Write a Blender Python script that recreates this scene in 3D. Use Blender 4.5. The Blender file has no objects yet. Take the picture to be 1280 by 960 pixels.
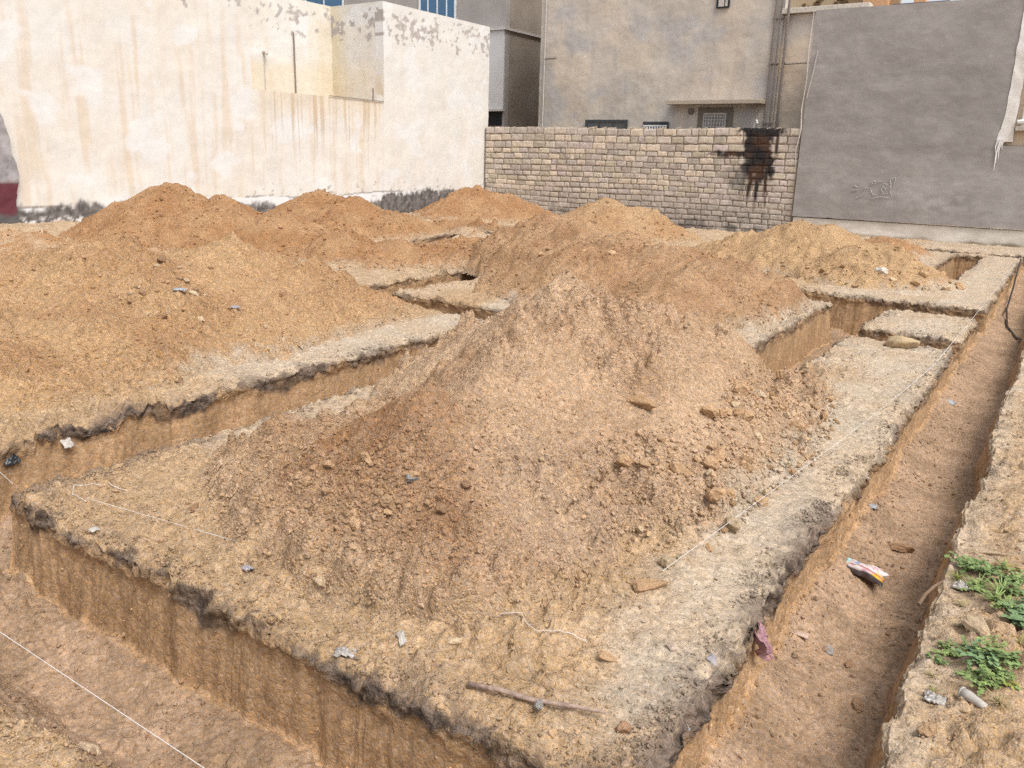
import bpy, math, random
import numpy as np
from mathutils import Matrix, Vector

random.seed(7)
RNG = np.random.default_rng(11)
scene = bpy.context.scene
COL = scene.collection

# ------------------------------------------------------------------ noise
def _hash(ix, iy, iz, seed):
    h = (ix.astype(np.int64) * 374761393 + iy.astype(np.int64) * 668265263 + iz.astype(np.int64) * 2147483647 + seed * 974711) & 0xFFFFFFFF
    h = ((h ^ (h >> 13)) * 1274126177) & 0xFFFFFFFF
    h = ((h ^ (h >> 15)) * 2246822519) & 0xFFFFFFFF
    return (h ^ (h >> 16)) & 0xFFFFFFFF

def n2(x, y, seed=0):
    x = np.asarray(x, float); y = np.asarray(y, float)
    x0 = np.floor(x); y0 = np.floor(y); fx = x - x0; fy = y - y0
    ux = fx * fx * fx * (fx * (fx * 6 - 15) + 10); uy = fy * fy * fy * (fy * (fy * 6 - 15) + 10)
    z = np.zeros_like(x0)
    def g(ox, oy):
        a = _hash(x0 + ox, y0 + oy, z, seed) * (2 * math.pi / 4294967296.0)
        return np.cos(a) * (fx - ox) + np.sin(a) * (fy - oy)
    a = g(0, 0); b = g(1, 0); c = g(0, 1); d = g(1, 1)
    return ((a + (b - a) * ux) + ((c + (d - c) * ux) - (a + (b - a) * ux)) * uy) * 1.41

def fbm(x, y, seed=0, o=4, lac=2.03, gain=.5):
    s = 0; a = 1.0
    for i in range(o):
        s = s + a * n2(np.asarray(x) * lac ** i, np.asarray(y) * lac ** i, seed + i * 17)
        a *= gain
    return s

def worley(x, y, seed=0):
    x = np.asarray(x, float); y = np.asarray(y, float)
    x0 = np.floor(x); y0 = np.floor(y); z = np.zeros_like(x0)
    F1 = np.full_like(x, 9.0); F2 = np.full_like(x, 9.0); R = np.zeros_like(x)
    for ox in (-1, 0, 1):
        for oy in (-1, 0, 1):
            h = _hash(x0 + ox, y0 + oy, z, seed); a = (h & 1023) / 1024.0; b = ((h >> 10) & 1023) / 1024.0; r = ((h >> 20) & 1023) / 1024.0
            d = np.hypot(x0 + ox + a - x, y0 + oy + b - y)
            n = d < F1
            F2 = np.where(n, F1, np.minimum(F2, d)); R = np.where(n, r, R); F1 = np.where(n, d, F1)
    return F1, F2, R

def clumps(x, y, sc, seed):
    """relief of broken clods about sc metres across"""
    wx = x + .22 * sc * n2(x / sc * 1.7, y / sc * 1.7, seed + 1); wy = y + .22 * sc * n2(x / sc * 1.7, y / sc * 1.7, seed + 2)
    f1, f2, r = worley(wx / sc, wy / sc, seed)
    return sc * .55 * r ** 1.6 * ss(0, .38, f2 - f1) * (1 - .55 * np.clip(f1, 0, 1))

def ss(a, b, x):
    t = np.clip((x - a) / (b - a), 0, 1)
    return t * t * (3 - 2 * t)

def mix(a, b, t):
    t = np.asarray(t)[..., None]
    return np.asarray(a) * (1 - t) + np.asarray(b) * t

# ------------------------------------------------------------------ object helpers
def tag(o, label=None, cat=None, group=None, kind=None):
    if label: o['label'] = label
    if cat: o['category'] = cat
    if group: o['group'] = group
    if kind: o['kind'] = kind
    return o

def np_mesh(name, V, F, mat, cols=None, smooth=True, parent=None, loc=(0, 0, 0), alpha=None):
    """V (n,3) world coords; F (m,k) array with k = 3 or 4, or list of arrays of both"""
    me = bpy.data.meshes.new(name)
    Fs = F if isinstance(F, list) else [F]
    nl = sum(f.size for f in Fs); npoly = sum(len(f) for f in Fs)
    me.vertices.add(len(V)); me.loops.add(nl); me.polygons.add(npoly)
    L = np.array(loc, float)
    me.vertices.foreach_set('co', (np.asarray(V, float) - L).astype(np.float32).ravel())
    me.loops.foreach_set('vertex_index', np.concatenate([f.ravel() for f in Fs]).astype(np.int32))
    tot = np.concatenate([np.full(len(f), f.shape[1], np.int32) for f in Fs])
    st = np.concatenate([[0], np.cumsum(tot)[:-1]]).astype(np.int32)
    me.polygons.foreach_set('loop_start', st)
    me.polygons.foreach_set('use_smooth', np.full(npoly, bool(smooth)))
    me.update(calc_edges=True)
    if cols is not None:
        at = me.color_attributes.new('Col', 'FLOAT_COLOR', 'POINT')
        c4 = np.ones((len(V), 4), np.float32); c4[:, :3] = np.clip(cols, 0.004, 1)
        if alpha is not None: c4[:, 3] = alpha
        at.data.foreach_set('color', c4.ravel())
    if mat: me.materials.append(mat)
    o = bpy.data.objects.new(name, me); o.location = loc
    COL.objects.link(o)
    if parent: o.parent = parent; o.location = Vector(loc) - Vector(parent.location)
    return o

def empty(name, loc=(0, 0, 0)):
    o = bpy.data.objects.new(name, None); o.location = loc; COL.objects.link(o)
    o.empty_display_size = .1
    return o

class MB:
    """collects simple shapes into one mesh"""
    def __init__(s): s.v = []; s.f = []; s.c = []
    def add(s, vs, fs, col=None):
        b = len(s.v); s.v += [tuple(v) for v in vs]; s.f += [tuple(b + i for i in f) for f in fs]
        s.c += [col or (.5, .5, .5)] * len(vs)
    def box(s, x0, x1, y0, y1, z0, z1, col=None, ch=0.0):
        if ch <= 0:
            vs = [(x, y, z) for z in (z0, z1) for y in (y0, y1) for x in (x0, x1)]
            s.add(vs, [(0, 2, 3, 1), (4, 5, 7, 6), (0, 1, 5, 4), (1, 3, 7, 5), (3, 2, 6, 7), (2, 0, 4, 6)], col)
        else:
            import bmesh
            bm = bmesh.new(); bmesh.ops.create_cube(bm, size=1)
            for v in bm.verts: v.co = Vector(((x0 + x1) / 2 + v.co.x * (x1 - x0), (y0 + y1) / 2 + v.co.y * (y1 - y0), (z0 + z1) / 2 + v.co.z * (z1 - z0)))
            bmesh.ops.bevel(bm, geom=bm.edges[:], offset=ch, segments=2, affect='EDGES', profile=.6)
            bm.verts.index_update()
            s.add([v.co[:] for v in bm.verts], [tuple(v.index for v in f.verts) for f in bm.faces], col); bm.free()
    def tube(s, pts, r, n=6, col=None):
        P = [Vector(p) for p in pts]; rings = []
        rr = r if isinstance(r, (list, tuple)) else [r] * len(P)
        up = Vector((.13, .21, .97))
        for i, p in enumerate(P):
            t = (P[min(i + 1, len(P) - 1)] - P[max(i - 1, 0)]).normalized()
            a = t.cross(up)
            if a.length < 1e-3: a = t.cross(Vector((1, 0, 0)))
            a.normalize(); b = t.cross(a)
            rings.append([p + (a * math.cos(2 * math.pi * k / n) + b * math.sin(2 * math.pi * k / n)) * rr[i] for k in range(n)])
        vs = [v for R in rings for v in R]; fs = []
        for i in range(len(P) - 1):
            for k in range(n):
                fs.append((i * n + k, i * n + (k + 1) % n, (i + 1) * n + (k + 1) % n, (i + 1) * n + k))
        fs.append(tuple(range(n))[::-1]); fs.append(tuple((len(P) - 1) * n + k for k in range(n)))
        s.add(vs, fs, col)
    def build(s, name, mat, parent=None, loc=(0, 0, 0), smooth=False, colors=False):
        me = bpy.data.meshes.new(name)
        me.from_pydata([tuple(Vector(v) - Vector(loc)) for v in s.v], [], s.f); me.update()
        if smooth: me.polygons.foreach_set('use_smooth', [True] * len(me.polygons))
        if colors:
            at = me.color_attributes.new('Col', 'FLOAT_COLOR', 'POINT')
            at.data.foreach_set('color', np.array([(*c, 1) for c in s.c], np.float32).ravel())
        me.materials.append(mat)
        o = bpy.data.objects.new(name, me); COL.objects.link(o); o.location = loc
        if parent:
            w = Vector((0, 0, 0)); q = parent
            while q: w += Vector(q.location); q = q.parent
            o.parent = parent; o.location = Vector(loc) - w
        return o

# ------------------------------------------------------------------ materials
def new_mat(name):
    m = bpy.data.materials.new(name); m.use_nodes = True
    nt = m.node_tree; b = nt.nodes['Principled BSDF']
    b.inputs['Roughness'].default_value = .92
    b.inputs['Specular IOR Level'].default_value = .2
    return m, nt, b

def soil_mat(name, bump=1.0, scale=1.0, spec=.12, speck=.5):
    m, nt, b = new_mat(name); N = nt.nodes.new; L = nt.links.new
    b.inputs['Specular IOR Level'].default_value = spec; b.inputs['Roughness'].default_value = .95
    tc = N('ShaderNodeTexCoord'); at = N('ShaderNodeAttribute'); at.attribute_name = 'Col'
    def noise(sc, det=6, rough=.6):
        n = N('ShaderNodeTexNoise'); n.inputs['Scale'].default_value = sc * scale; n.inputs['Detail'].default_value = det
        n.inputs['Roughness'].default_value = rough; L(tc.outputs['Object'], n.inputs['Vector']); return n
    na = noise(26, 5, .65); nb = noise(150, 3, .7); nc = noise(3.1, 4, .6)
    vo = N('ShaderNodeTexVoronoi'); vo.inputs['Scale'].default_value = 85 * scale; L(tc.outputs['Object'], vo.inputs['Vector'])
    vo2 = N('ShaderNodeTexVoronoi'); vo2.inputs['Scale'].default_value = 38 * scale; L(tc.outputs['Object'], vo2.inputs['Vector'])
    # value factor
    def mr(src, lo, hi, a=.3, c=.7):
        r = N('ShaderNodeMapRange'); r.inputs[1].default_value = a; r.inputs[2].default_value = c
        r.inputs[3].default_value = lo; r.inputs[4].default_value = hi; L(src, r.inputs[0]); return r.outputs[0]
    def mul(a, c):
        k = N('ShaderNodeMath'); k.operation = 'MULTIPLY'; L(a, k.inputs[0]); L(c, k.inputs[1]); return k.outputs[0]
    sep = N('ShaderNodeSeparateColor'); L(vo.outputs['Color'], sep.inputs[0])
    f = mul(mr(na.outputs[0], 1 - .34 * speck, 1 + .34 * speck), mr(nb.outputs[0], 1 - .28 * speck, 1 + .25 * speck))
    f = mul(f, mr(sep.outputs[0], 1 - .3 * speck, 1 + .35 * speck, 0, 1))
    f = mul(f, mr(nc.outputs[0], 1 - .18 * speck, 1 + .18 * speck))
    sep2 = N('ShaderNodeSeparateColor'); L(vo2.outputs['Color'], sep2.inputs[0]); f = mul(f, mr(sep2.outputs[0], 1 - .28 * speck, 1 + .28 * speck, 0, 1))
    vm = N('ShaderNodeVectorMath'); vm.operation = 'SCALE'; L(at.outputs['Color'], vm.inputs[0]); L(f, vm.inputs['Scale'])
    hs = N('ShaderNodeHueSaturation'); L(vm.outputs[0], hs.inputs['Color'])
    L(mr(sep.outputs[1], .85, 1.12, 0, 1), hs.inputs['Saturation'])
    L(hs.outputs[0], b.inputs['Base Color'])
    # bump
    ad = N('ShaderNodeMath'); ad.operation = 'ADD'
    L(mr(na.outputs[0], 0, 1.0, 0, 1), ad.inputs[0]); L(mr(nb.outputs[0], 0, .42, 0, 1), ad.inputs[1])
    ad2 = N('ShaderNodeMath'); ad2.operation = 'ADD'; L(ad.outputs[0], ad2.inputs[0]); L(mr(vo.outputs['Distance'], .38, 0, 0, .8), ad2.inputs[1])
    ad3 = N('ShaderNodeMath'); ad3.operation = 'ADD'; L(ad2.outputs[0], ad3.inputs[0]); L(mr(vo2.outputs['Distance'], .5, 0, 0, .8), ad3.inputs[1])
    bp = N('ShaderNodeBump'); bp.inputs['Strength'].default_value = .9; bp.inputs['Distance'].default_value = .016 * bump
    L(ad3.outputs[0], bp.inputs['Height']); L(at.outputs['Alpha'], bp.inputs['Strength']); L(bp.outputs[0], b.inputs['Normal'])
    return m

def attr_mat(name, rough=.9, spec=.2, nscale=(9, 60), amt=.25, bump=.004, stretch=(1, 1, 1)):
    m, nt, b = new_mat(name); N = nt.nodes.new; L = nt.links.new
    b.inputs['Roughness'].default_value = rough; b.inputs['Specular IOR Level'].default_value = spec
    tc = N('ShaderNodeTexCoord'); mp = N('ShaderNodeMapping'); mp.inputs['Scale'].default_value = stretch
    L(tc.outputs['Object'], mp.inputs['Vector'])
    at = N('ShaderNodeAttribute'); at.attribute_name = 'Col'
    fs = []
    for s in nscale:
        n = N('ShaderNodeTexNoise'); n.inputs['Scale'].default_value = s; n.inputs['Detail'].default_value = 6; n.inputs['Roughness'].default_value = .65
        L(mp.outputs[0], n.inputs['Vector'])
        r = N('ShaderNodeMapRange'); r.inputs[1].default_value = .28; r.inputs[2].default_value = .72
        r.inputs[3].default_value = 1 - amt; r.inputs[4].default_value = 1 + amt; L(n.outputs[0], r.inputs[0]); fs.append(r.outputs[0])
    k = N('ShaderNodeMath'); k.operation = 'MULTIPLY'; L(fs[0], k.inputs[0]); L(fs[-1], k.inputs[1])
    vm = N('ShaderNodeVectorMath'); vm.operation = 'SCALE'; L(at.outputs['Color'], vm.inputs[0]); L(k.outputs[0], vm.inputs['Scale'])
    L(vm.outputs[0], b.inputs['Base Color'])
    bp = N('ShaderNodeBump'); bp.inputs['Strength'].default_value = .7; bp.inputs['Distance'].default_value = bump
    L(fs[-1], bp.inputs['Height']); L(bp.outputs[0], b.inputs['Normal'])
    return m

def plain(name, col, rough=.7, spec=.3, var=.2, nscale=18, metal=0, bump=0.0, alpha=None, trans=0):
    m, nt, b = new_mat(name); N = nt.nodes.new; L = nt.links.new
    b.inputs['Roughness'].default_value = rough; b.inputs['Specular IOR Level'].default_value = spec; b.inputs['Metallic'].default_value = metal
    tc = N('ShaderNodeTexCoord'); n = N('ShaderNodeTexNoise'); n.inputs['Scale'].default_value = nscale; n.inputs['Detail'].default_value = 5
    L(tc.outputs['Object'], n.inputs['Vector'])
    cr = N('ShaderNodeValToRGB'); e = cr.color_ramp.elements
    e[0].position = .3; e[1].position = .7
    e[0].color = (*[c * (1 - var) for c in col], 1); e[1].color = (*[min(1, c * (1 + var)) for c in col], 1)
    L(n.outputs[0], cr.inputs[0]); L(cr.outputs[0], b.inputs['Base Color'])
    if bump:
        bp = N('ShaderNodeBump'); bp.inputs['Distance'].default_value = bump; L(n.outputs[0], bp.inputs['Height']); L(bp.outputs[0], b.inputs['Normal'])
    if alpha is not None: b.inputs['Alpha'].default_value = alpha
    if trans: b.inputs['Transmission Weight'].default_value = trans
    return m

M_soil = soil_mat('soil')
M_ground = soil_mat('ground_soil', bump=.8)
M_clod = soil_mat('clod_soil', bump=.5, speck=.4)

# ------------------------------------------------------------------ ground: plan of the trenches (metres)
# x0, x1, y0, y1, depth
TR = [(-.9, -.22, -2.5, 23.3, .41), (-7.2, -.22, 1.12, 2.05, .56), (-5.85, -4.89, 1.12, 9.05, .52),
      (-9.0, -5.03, 8.25, 9.05, .5), (-9.0, -8.2, 8.25, 12.1, .5), (-9.0, -7.75, 11.4, 12.1, .45),
      (-2.85, -2.02, 6.3, 13.85, .62), (-2.1, -.82, 10.4, 11.12, .5), (-4.0, -.82, 12.85, 13.85, .56),
      (-2.3, -1.62, 17.3, 22.6, .62), (-6, -.3, 22.95, 23.55, .5), (-13.5, -8.2, 24.5, 25.6, .45),
      (-12.6, -11.9, 12.5, 16.6, .4), (-13.2, -11.2, 16.0, 16.6, .4)]
WW = .055

def warp(x, y):
    wx = .045 * fbm(x * .9, y * .9, 31, 2) + .020 * fbm(x * 3.6, y * 3.6, 35, 5, gain=.62)
    wy = .045 * fbm(x * .9, y * .9, 41, 2) + .020 * fbm(x * 3.6, y * 3.6, 45, 5, gain=.62)
    return wx, wy

def plan(x, y):
    """returns z of trench cut, inside distance, outward normal x,y, depth fraction"""
    z = np.zeros_like(x); di = np.full_like(x, -9.0); nx = np.zeros_like(x); ny = np.zeros_like(x)
    for (x0, x1, y0, y1, d) in TR:
        D = np.stack([x - x0, x1 - x, y - y0, y1 - y]); k = D.argmin(0); m = D.min(0)
        zz = -d * np.clip(m / WW, 0, 1)
        low = zz < z - 1e-9
        z = np.where(low, zz, z)
        best = m > di
        take = low | (best & ~(di > 0))
        nx = np.where(take, np.choose(k, [1.0, -1.0, 0.0, 0.0]), nx); ny = np.where(take, np.choose(k, [0.0, 0.0, 1.0, -1.0]), ny)
        di = np.maximum(di, m)
    # crumbled south bank of the front trench
    rp = np.clip((y - 1.10) / .44, 0, 1); ramp = -.56 * np.clip(rp + .5 * rp * (1 - rp) * fbm(x * 3, y * 3, 71, 3), 0, 1)
    z = np.where((y < 1.9) & (x < -1.0), np.maximum(z, ramp), z)
    # spoil along the foot of the right trench wall
    z = np.where((x > -.6) & (x < -.22) & (y > 1.9), np.maximum(z, -.41 * np.clip((-.22 - x) / .09, 0, 1)), z)
    foot = -.41 + .11 * np.clip(1 - (x + .85) / .25, -.01, 1) * (1 + .8 * n2(x * 2, y * 2.2, 5))
    z = np.where((x > -.9) & (x < -.4) & (y > 2.05), np.maximum(z, foot), z)
    foot2 = -.56 + .10 * np.clip(1 - (2.0 - WW - y) / .22, -.01, 1) * np.clip(.5 + 1.2 * n2(x * 1.3, y, 6), 0, 2)
    z = np.where((y > 1.5) & (y < 2.0) & (x < -1.0), np.maximum(z, foot2), z)
    return z, di, nx, ny

def under(x, y):
    """gentle lie of the land"""
    z = .30 * ss(-14.5, -18.5, x) * ss(18, 10, y) + .22 * np.exp(-(((x + 11.5) / 1.8) ** 2 + ((y - 16.2) / 1.6) ** 2))
    z = z - .35 * ss(24.2, 25.2, y) * ss(-13.2, -11.5, x) * ss(-7.6, -8.4, x)
    z = z + .05 * ss(-.2, .3, x) * (1 + n2(x * 2, y * 2, 8))
    z = z + .10 * ss(-5.9, -7.5, x) * np.exp(-((y - 3.0) / 2.5) ** 2)
    return z

def pale_mask(x, y):
    w = .28 * fbm(x * 1.2, y * 1.2, 51, 3)
    a = ss(-1.75, -1.4, x + w * .8 - .28 * ss(4.2, 2.8, y)) * ss(.1, -.4, x) * ss(1.9, 3.0, y + w)                     # right hand strip
    b = ss(-6.75, -6.5, x + w * .4) * ss(-5.7, -5.9, x) * ss(3.6, 4.8, y + w)              # strip by left trench
    c = ss(4.3, 5.0, y) * ss(.02, .12, x + w * .2)                                       # right bank far
    d = ss(8, 9, y) * ss(-4, -3, x) * .8
    e = np.exp(-(((x + 11.3) / 1.6) ** 2 + ((y - 15.4) / 1.5) ** 2)) * .55
    g = .45 * ss(8.0, 8.6, y) * ss(-7.2, -7.8, x) * .8
    h = ss(-5.1, -4.9, x) * ss(3.0, 3.6, y) * ss(-4.0, -4.6, x) * .7
    return np.clip(np.maximum.reduce([a, b, c, d, e, g, h]), 0, 1)

C_pale = np.array((.405, .335, .255)); C_yel = np.array((.385, .26, .15)); C_wall = np.array((.35, .22, .12))
C_floor = np.array((.30, .20, .125)); C_crust = np.array((.075, .055, .042))

def ground_color(x, y, cut, di):
    n = fbm(x * 1.7, y * 1.7, 61, 4); nf = fbm(x * 9, y * 9, 63, 3)
    c = mix(C_yel * .92, C_yel * np.array((1.06, 1.08, 1.12)), np.clip(.5 + n, 0, 1))
    p = np.clip(pale_mask(x, y) + .25 * nf * (pale_mask(x, y) > .05), 0, 1)
    pc = mix(C_pale * np.array((1.0, .93, .85)), C_pale * 1.06, np.clip(.5 + n * .9, 0, 1))
    c = mix(c, pc, p)
    # dark made-ground near the lips of the cuts
    lip = np.exp(-np.clip(-di, 0, 9) / (.06 + .09 * np.clip(.5 + 1.5 * n, 0, 1.3))) * ss(-.2, .5, nf + 1.2 * n + .1)
    lip = lip * np.where(x < -6.2, .4, 1.0) * np.where(x > -.55, .12, 1.0) * (1 - .45 * ss(4.5, 7, y))
    c = mix(c, C_crust * np.array((1.9, 1.85, 1.8)), np.clip(lip * .8, 0, 1) * (cut > -.05) * ~((y < 1.3) & (x < -1)))
    # in the cut
    v = -cut
    cr = .095 + .12 * fbm(x * 1.7, y * 1.7, 66, 5)
    crust = ss(0, .02, v) * ss(cr + .03, cr - .02, v)
    gr = 1.5 * n2((x + y + .32 * v) * 9.5, v * 1.0, 168) + .9 * n2((x + y + .32 * v) * 24, v * 1.4, 169)
    wallc = mix(C_wall * .85, C_wall * np.array((1.16, 1.18, 1.2)), np.clip(.5 + .24 * gr + .5 * fbm(x * 3 + v * 1.5, y * 3 + v, 67, 3), 0, 1))
    inn = ss(.02, .06, v)
    south = (y < 1.72) & (x < -1.0)
    crust = crust * ~south
    c = mix(c, wallc, inn * ~south)
    fl = ss(WW * .98, WW + .03, di)
    flc = mix(C_floor * .88, C_floor * np.array((1.15, 1.16, 1.2)), np.clip(.5 + 1.1 * n + .4 * nf, 0, 1))
    c = mix(c, flc, fl * inn)
    c = mix(c, mix(C_crust * .8, C_crust * 2.4, np.clip(.35 + .6 * nf + .6 * n + 1.1 * fbm((x + y) * 14, v * 22, 188, 2), 0, 1)), np.clip(crust, 0, 1) * (1 - fl) * np.clip(.95 + .9 * n + .4 * nf, .4, 1) * np.where(x > -.55, .1, 1.0) * (1 - .35 * ss(4.5, 7, y)))
    return c

def micro(x, y):
    return .030 * fbm(x * 1.3, y * 1.3, 21, 3) + np.clip(.5 + 1.2 * fbm(x * 1.4, y * 1.4, 26, 2), .1, 1) * (1.3 * clumps(x, y, .055, 27) + 1.2 * clumps(x, y, .12, 28)) + .016 * fbm(x * 6, y * 6, 22, 3) + .010 * np.abs(n2(x * 17, y * 17, 24)) + .006 * n2(x * 37, y * 37, 25)

def ground_z(x, y):
    """height of the ground at world x, y (scalars or arrays)"""
    x = np.atleast_1d(np.asarray(x, float)); y = np.atleast_1d(np.asarray(y, float))
    wx, wy = warp(x, y)
    cut, di, _, _ = plan(x - wx, y - wy)
    sm = 1 - .62 * pale_mask(x, y)
    return cut + under(x, y) + micro(x, y) * sm, cut, di

def axis(segs, edges):
    out = []
    for a, b, s in segs:
        out.append(np.arange(a, b, s))
    v = np.concatenate(out + [[segs[-1][1]]])
    dense = []
    for e, sgn in edges:
        dense.append(e + sgn * np.concatenate([np.linspace(-.012, .33 * WW, 20), np.linspace(.38 * WW, WW + .012, 14)]))
        lo, hi = min(e, e + sgn * WW) - .013, max(e, e + sgn * WW) + .013
        v = v[(v < lo) | (v > hi)]
    return np.unique(np.round(np.concatenate([v] + dense), 5))

def build_ground():
    ex = {}; ey = {}
    for (x0, x1, y0, y1, d) in TR:
        ex[x0] = 1; ex[x1] = -1; ey[y0] = 1; ey[y1] = -1
    xs = axis([(-80, -24, 8), (-24, -19.4, .3), (-19.4, -9.2, .06), (-9.2, -6.3, .035), (-6.3, .62, .0145), (.62, 3, .06), (3, 70, 6)], list(ex.items()))
    ys = axis([(-40, -3, 4), (-3, .55, .2), (.55, 4, .0135), (4, 7.5, .021), (7.5, 14.2, .034), (14.2, 26.6, .06), (26.6, 34, .5), (34, 90, 7)], list(ey.items()))
    X, Y = np.meshgrid(xs, ys)
    cut, di, nx, ny = plan(X, Y)
    wx, wy = warp(X, Y)
    WX = X + wx; WY = Y + wy
    sm = 1 - .62 * pale_mask(WX, WY)
    Z = cut + under(WX, WY) + micro(WX, WY) * sm
    v = -cut
    onwall = ss(.004, .03, v) * (di < WW + .004) * ~((Y < 1.72) & (X < -1.0))
    along = np.where(np.abs(nx) > .5, WY, WX)
    # digger tooth marks, rough crust standing proud, crumbling lip
    gro = .012 * n2((along + .32 * v) * 5.5, v * 1.3, 81) - .008 * np.abs(n2((along + .32 * v) * 13, v * 1.3, 82)) + .007 * n2((along + .32 * v) * 27, v * 1.6, 84) + .006 * fbm(along * 6, v * 9, 83, 3)
    band = ss(.0, .03, v) * ss(.17, .06, v)
    crust = band * (.006 + .026 * fbm(along * 6.5, v * 9, 85, 5) + .03 * np.abs(n2(along * 17, v * 17, 87)) + .6 * clumps(along, v, .075, 186) + .7 * clumps(along, v, .035, 187))
    D = onwall * (gro + crust) * np.where(X > -.55, .4, 1.0)
    floorfade = ss(WW + .03, WW - .004, di)
    WX = WX + nx * D * floorfade; WY = WY + ny * D * floorfade
    lip = np.exp(-np.clip(-di, 0, 5) / .07) * (cut > -.03)
    Z = Z + lip * (.035 * fbm(WX * 7, WY * 7, 88, 4) - .018 + .8 * clumps(WX, WY, .07, 90) + .014 * np.abs(n2(WX * 31, WY * 31, 89)))
    C = ground_color(WX, WY, cut, di)
    h, w = X.shape
    idx = np.arange(h * w).reshape(h, w)
    F = np.stack([idx[:-1, :-1], idx[:-1, 1:], idx[1:, 1:], idx[1:, :-1]], -1).reshape(-1, 4)
    V = np.stack([WX, WY, Z], -1).reshape(-1, 3)
    A = .9 - .5 * ss(.09, .14, v) * (di < WW + .01) - .35 * (di > WW + .01) - .25 * pale_mask(WX, WY) * (di < 0)
    o = np_mesh('ground', V, F, M_ground, C.reshape(-1, 3), alpha=A.ravel())
    tag(o, 'sandy building plot cut by straight foundation trenches', 'ground', kind='structure')
    return o

build_ground()

# ------------------------------------------------------------------ dirt mounds
class Mound:
    def __init__(s, label, peaks, bounds, step, tint, tint2, seed, soft=.07, rough=1.0, r=.16, toe=.05, extra=None, calm=None, warpk=1.0, amp=1.0):
        s.wk = warpk; s.amp = amp
        s.p = peaks; s.b = bounds; s.step = step; s.t = np.array(tint); s.t2 = np.array(tint2); s.seed = seed
        s.soft = soft; s.rough = rough; s.r = r; s.toe = toe; s.label = label; s.extra = extra; s.calm = calm; s.scales = [(z, a) for z, a in ((.045, .95), (.085, .95), (.16, .95), (.32, .6)) if z > 2.6 * step]
    def h0(s, x, y):
        q = s.seed
        wx = x + .16 * s.wk * s.rough * fbm(x * 1.1, y * 1.1, q, 3); wy = y + .16 * s.wk * s.rough * fbm(x * 1.1, y * 1.1, q + 3, 3)
        E = []
        for (px, py, H, k) in s.p:
            d = np.sqrt((wx - px) ** 2 + (wy - py) ** 2 + s.r ** 2) - s.r
            E.append((H - k * d) / s.soft)
        E = np.stack(E); m = E.max(0)
        h = s.soft * (m + np.log(np.exp(E - m).sum(0)))
        t = s.toe
        h = t * np.logaddexp(0, (h - .01) / t)
        gx, gy = warp(x, y); _, gdi, _, _ = plan(x - gx, y - gy)
        return h * np.maximum(ss(.2, .42, h) * (y > 2.4), ss(.0, .28, -gdi - .01))
    def h(s, x, y):
        q = s.seed; h = s.h0(x, y); a = ss(.02, .22, h) * s.rough
        sc = 1.0
        n = .050 * fbm(x * 1.9, y * 1.9, q + 5, 3) + .030 * (np.abs(n2(x * 3.7, y * 3.7, q + 7)) - .3) + .015 * fbm(x * 9, y * 9, q + 9, 3)
        lumps = .012 * np.abs(n2(x * 19, y * 19, q + 11)) + .007 * n2(x * 41, y * 41, q + 12)
        pm = np.clip(.42 + 1.25 * fbm(x * .95, y * .95, q + 60, 3) + .35 * ss(.4, .1, h), .08, 1.1)
        if s.calm is not None: pm = pm * s.calm(x, y)
        for sc, am in s.scales: lumps = lumps + pm * s.amp * am * clumps(x, y, sc, q + int(sc * 900))
        return h + a * n + ss(.01, .06, h) * lumps
    def color(s, x, y, h):
        q = s.seed
        n = fbm(x * 1.25, y * 1.25, q + 21, 4); m = fbm(x * 7, y * 7, q + 25, 3)
        c = mix(s.t, s.t2, np.clip(.5 + 1.0 * n + .35 * m, 0, 1))
        if s.extra is not None: c = s.extra(x, y, h, c, n, m)
        g = ground_color(x, y, np.zeros_like(x), np.full_like(x, -1.0))
        return mix(g, c, ss(-.02, .17, h + .09 * m + .08 * n))
    def surf(s, x, y):
        x = np.atleast_1d(np.asarray(x, float)); y = np.atleast_1d(np.asarray(y, float))
        return under(x, y) + s.h(x, y)
    def build(s):
        x0, x1, y0, y1 = s.b
        xs = np.arange(x0, x1, s.step); ys = np.arange(y0, y1, s.step)
        X, Y = np.meshgrid(xs, ys); H = s.h(X, Y); H0 = s.h0(X, Y)
        ed = .018 + .012 * fbm(X * 5, Y * 5, s.seed + 31, 3)
        keep = H0 > ed
        Z = under(X, Y) + H
        Z = np.where(H0 < ed + .03, Z - .045 * (1 - (H0 - ed) / .03).clip(0, 1.6), Z)
        C = s.color(X, Y, H)
        hh, ww = X.shape; idx = np.arange(hh * ww).reshape(hh, ww)
        F = np.stack([idx[:-1, :-1], idx[:-1, 1:], idx[1:, 1:], idx[1:, :-1]], -1).reshape(-1, 4)
        kf = keep.ravel()[F].any(1); F = F[kf]
        used = np.unique(F); re = np.full(hh * ww, -1); re[used] = np.arange(len(used))
        V = np.stack([X, Y, Z], -1).reshape(-1, 3)[used]
        c = np.array([(p[0], p[1]) for p in s.p]).mean(0)
        o = np_mesh('dirt_mound', V, re[F], M_soil, C.reshape(-1, 3)[used], loc=(c[0], c[1], 0))
        tag(o, s.label, 'dirt mound', 'mounds of excavated earth')
        return o

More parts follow.
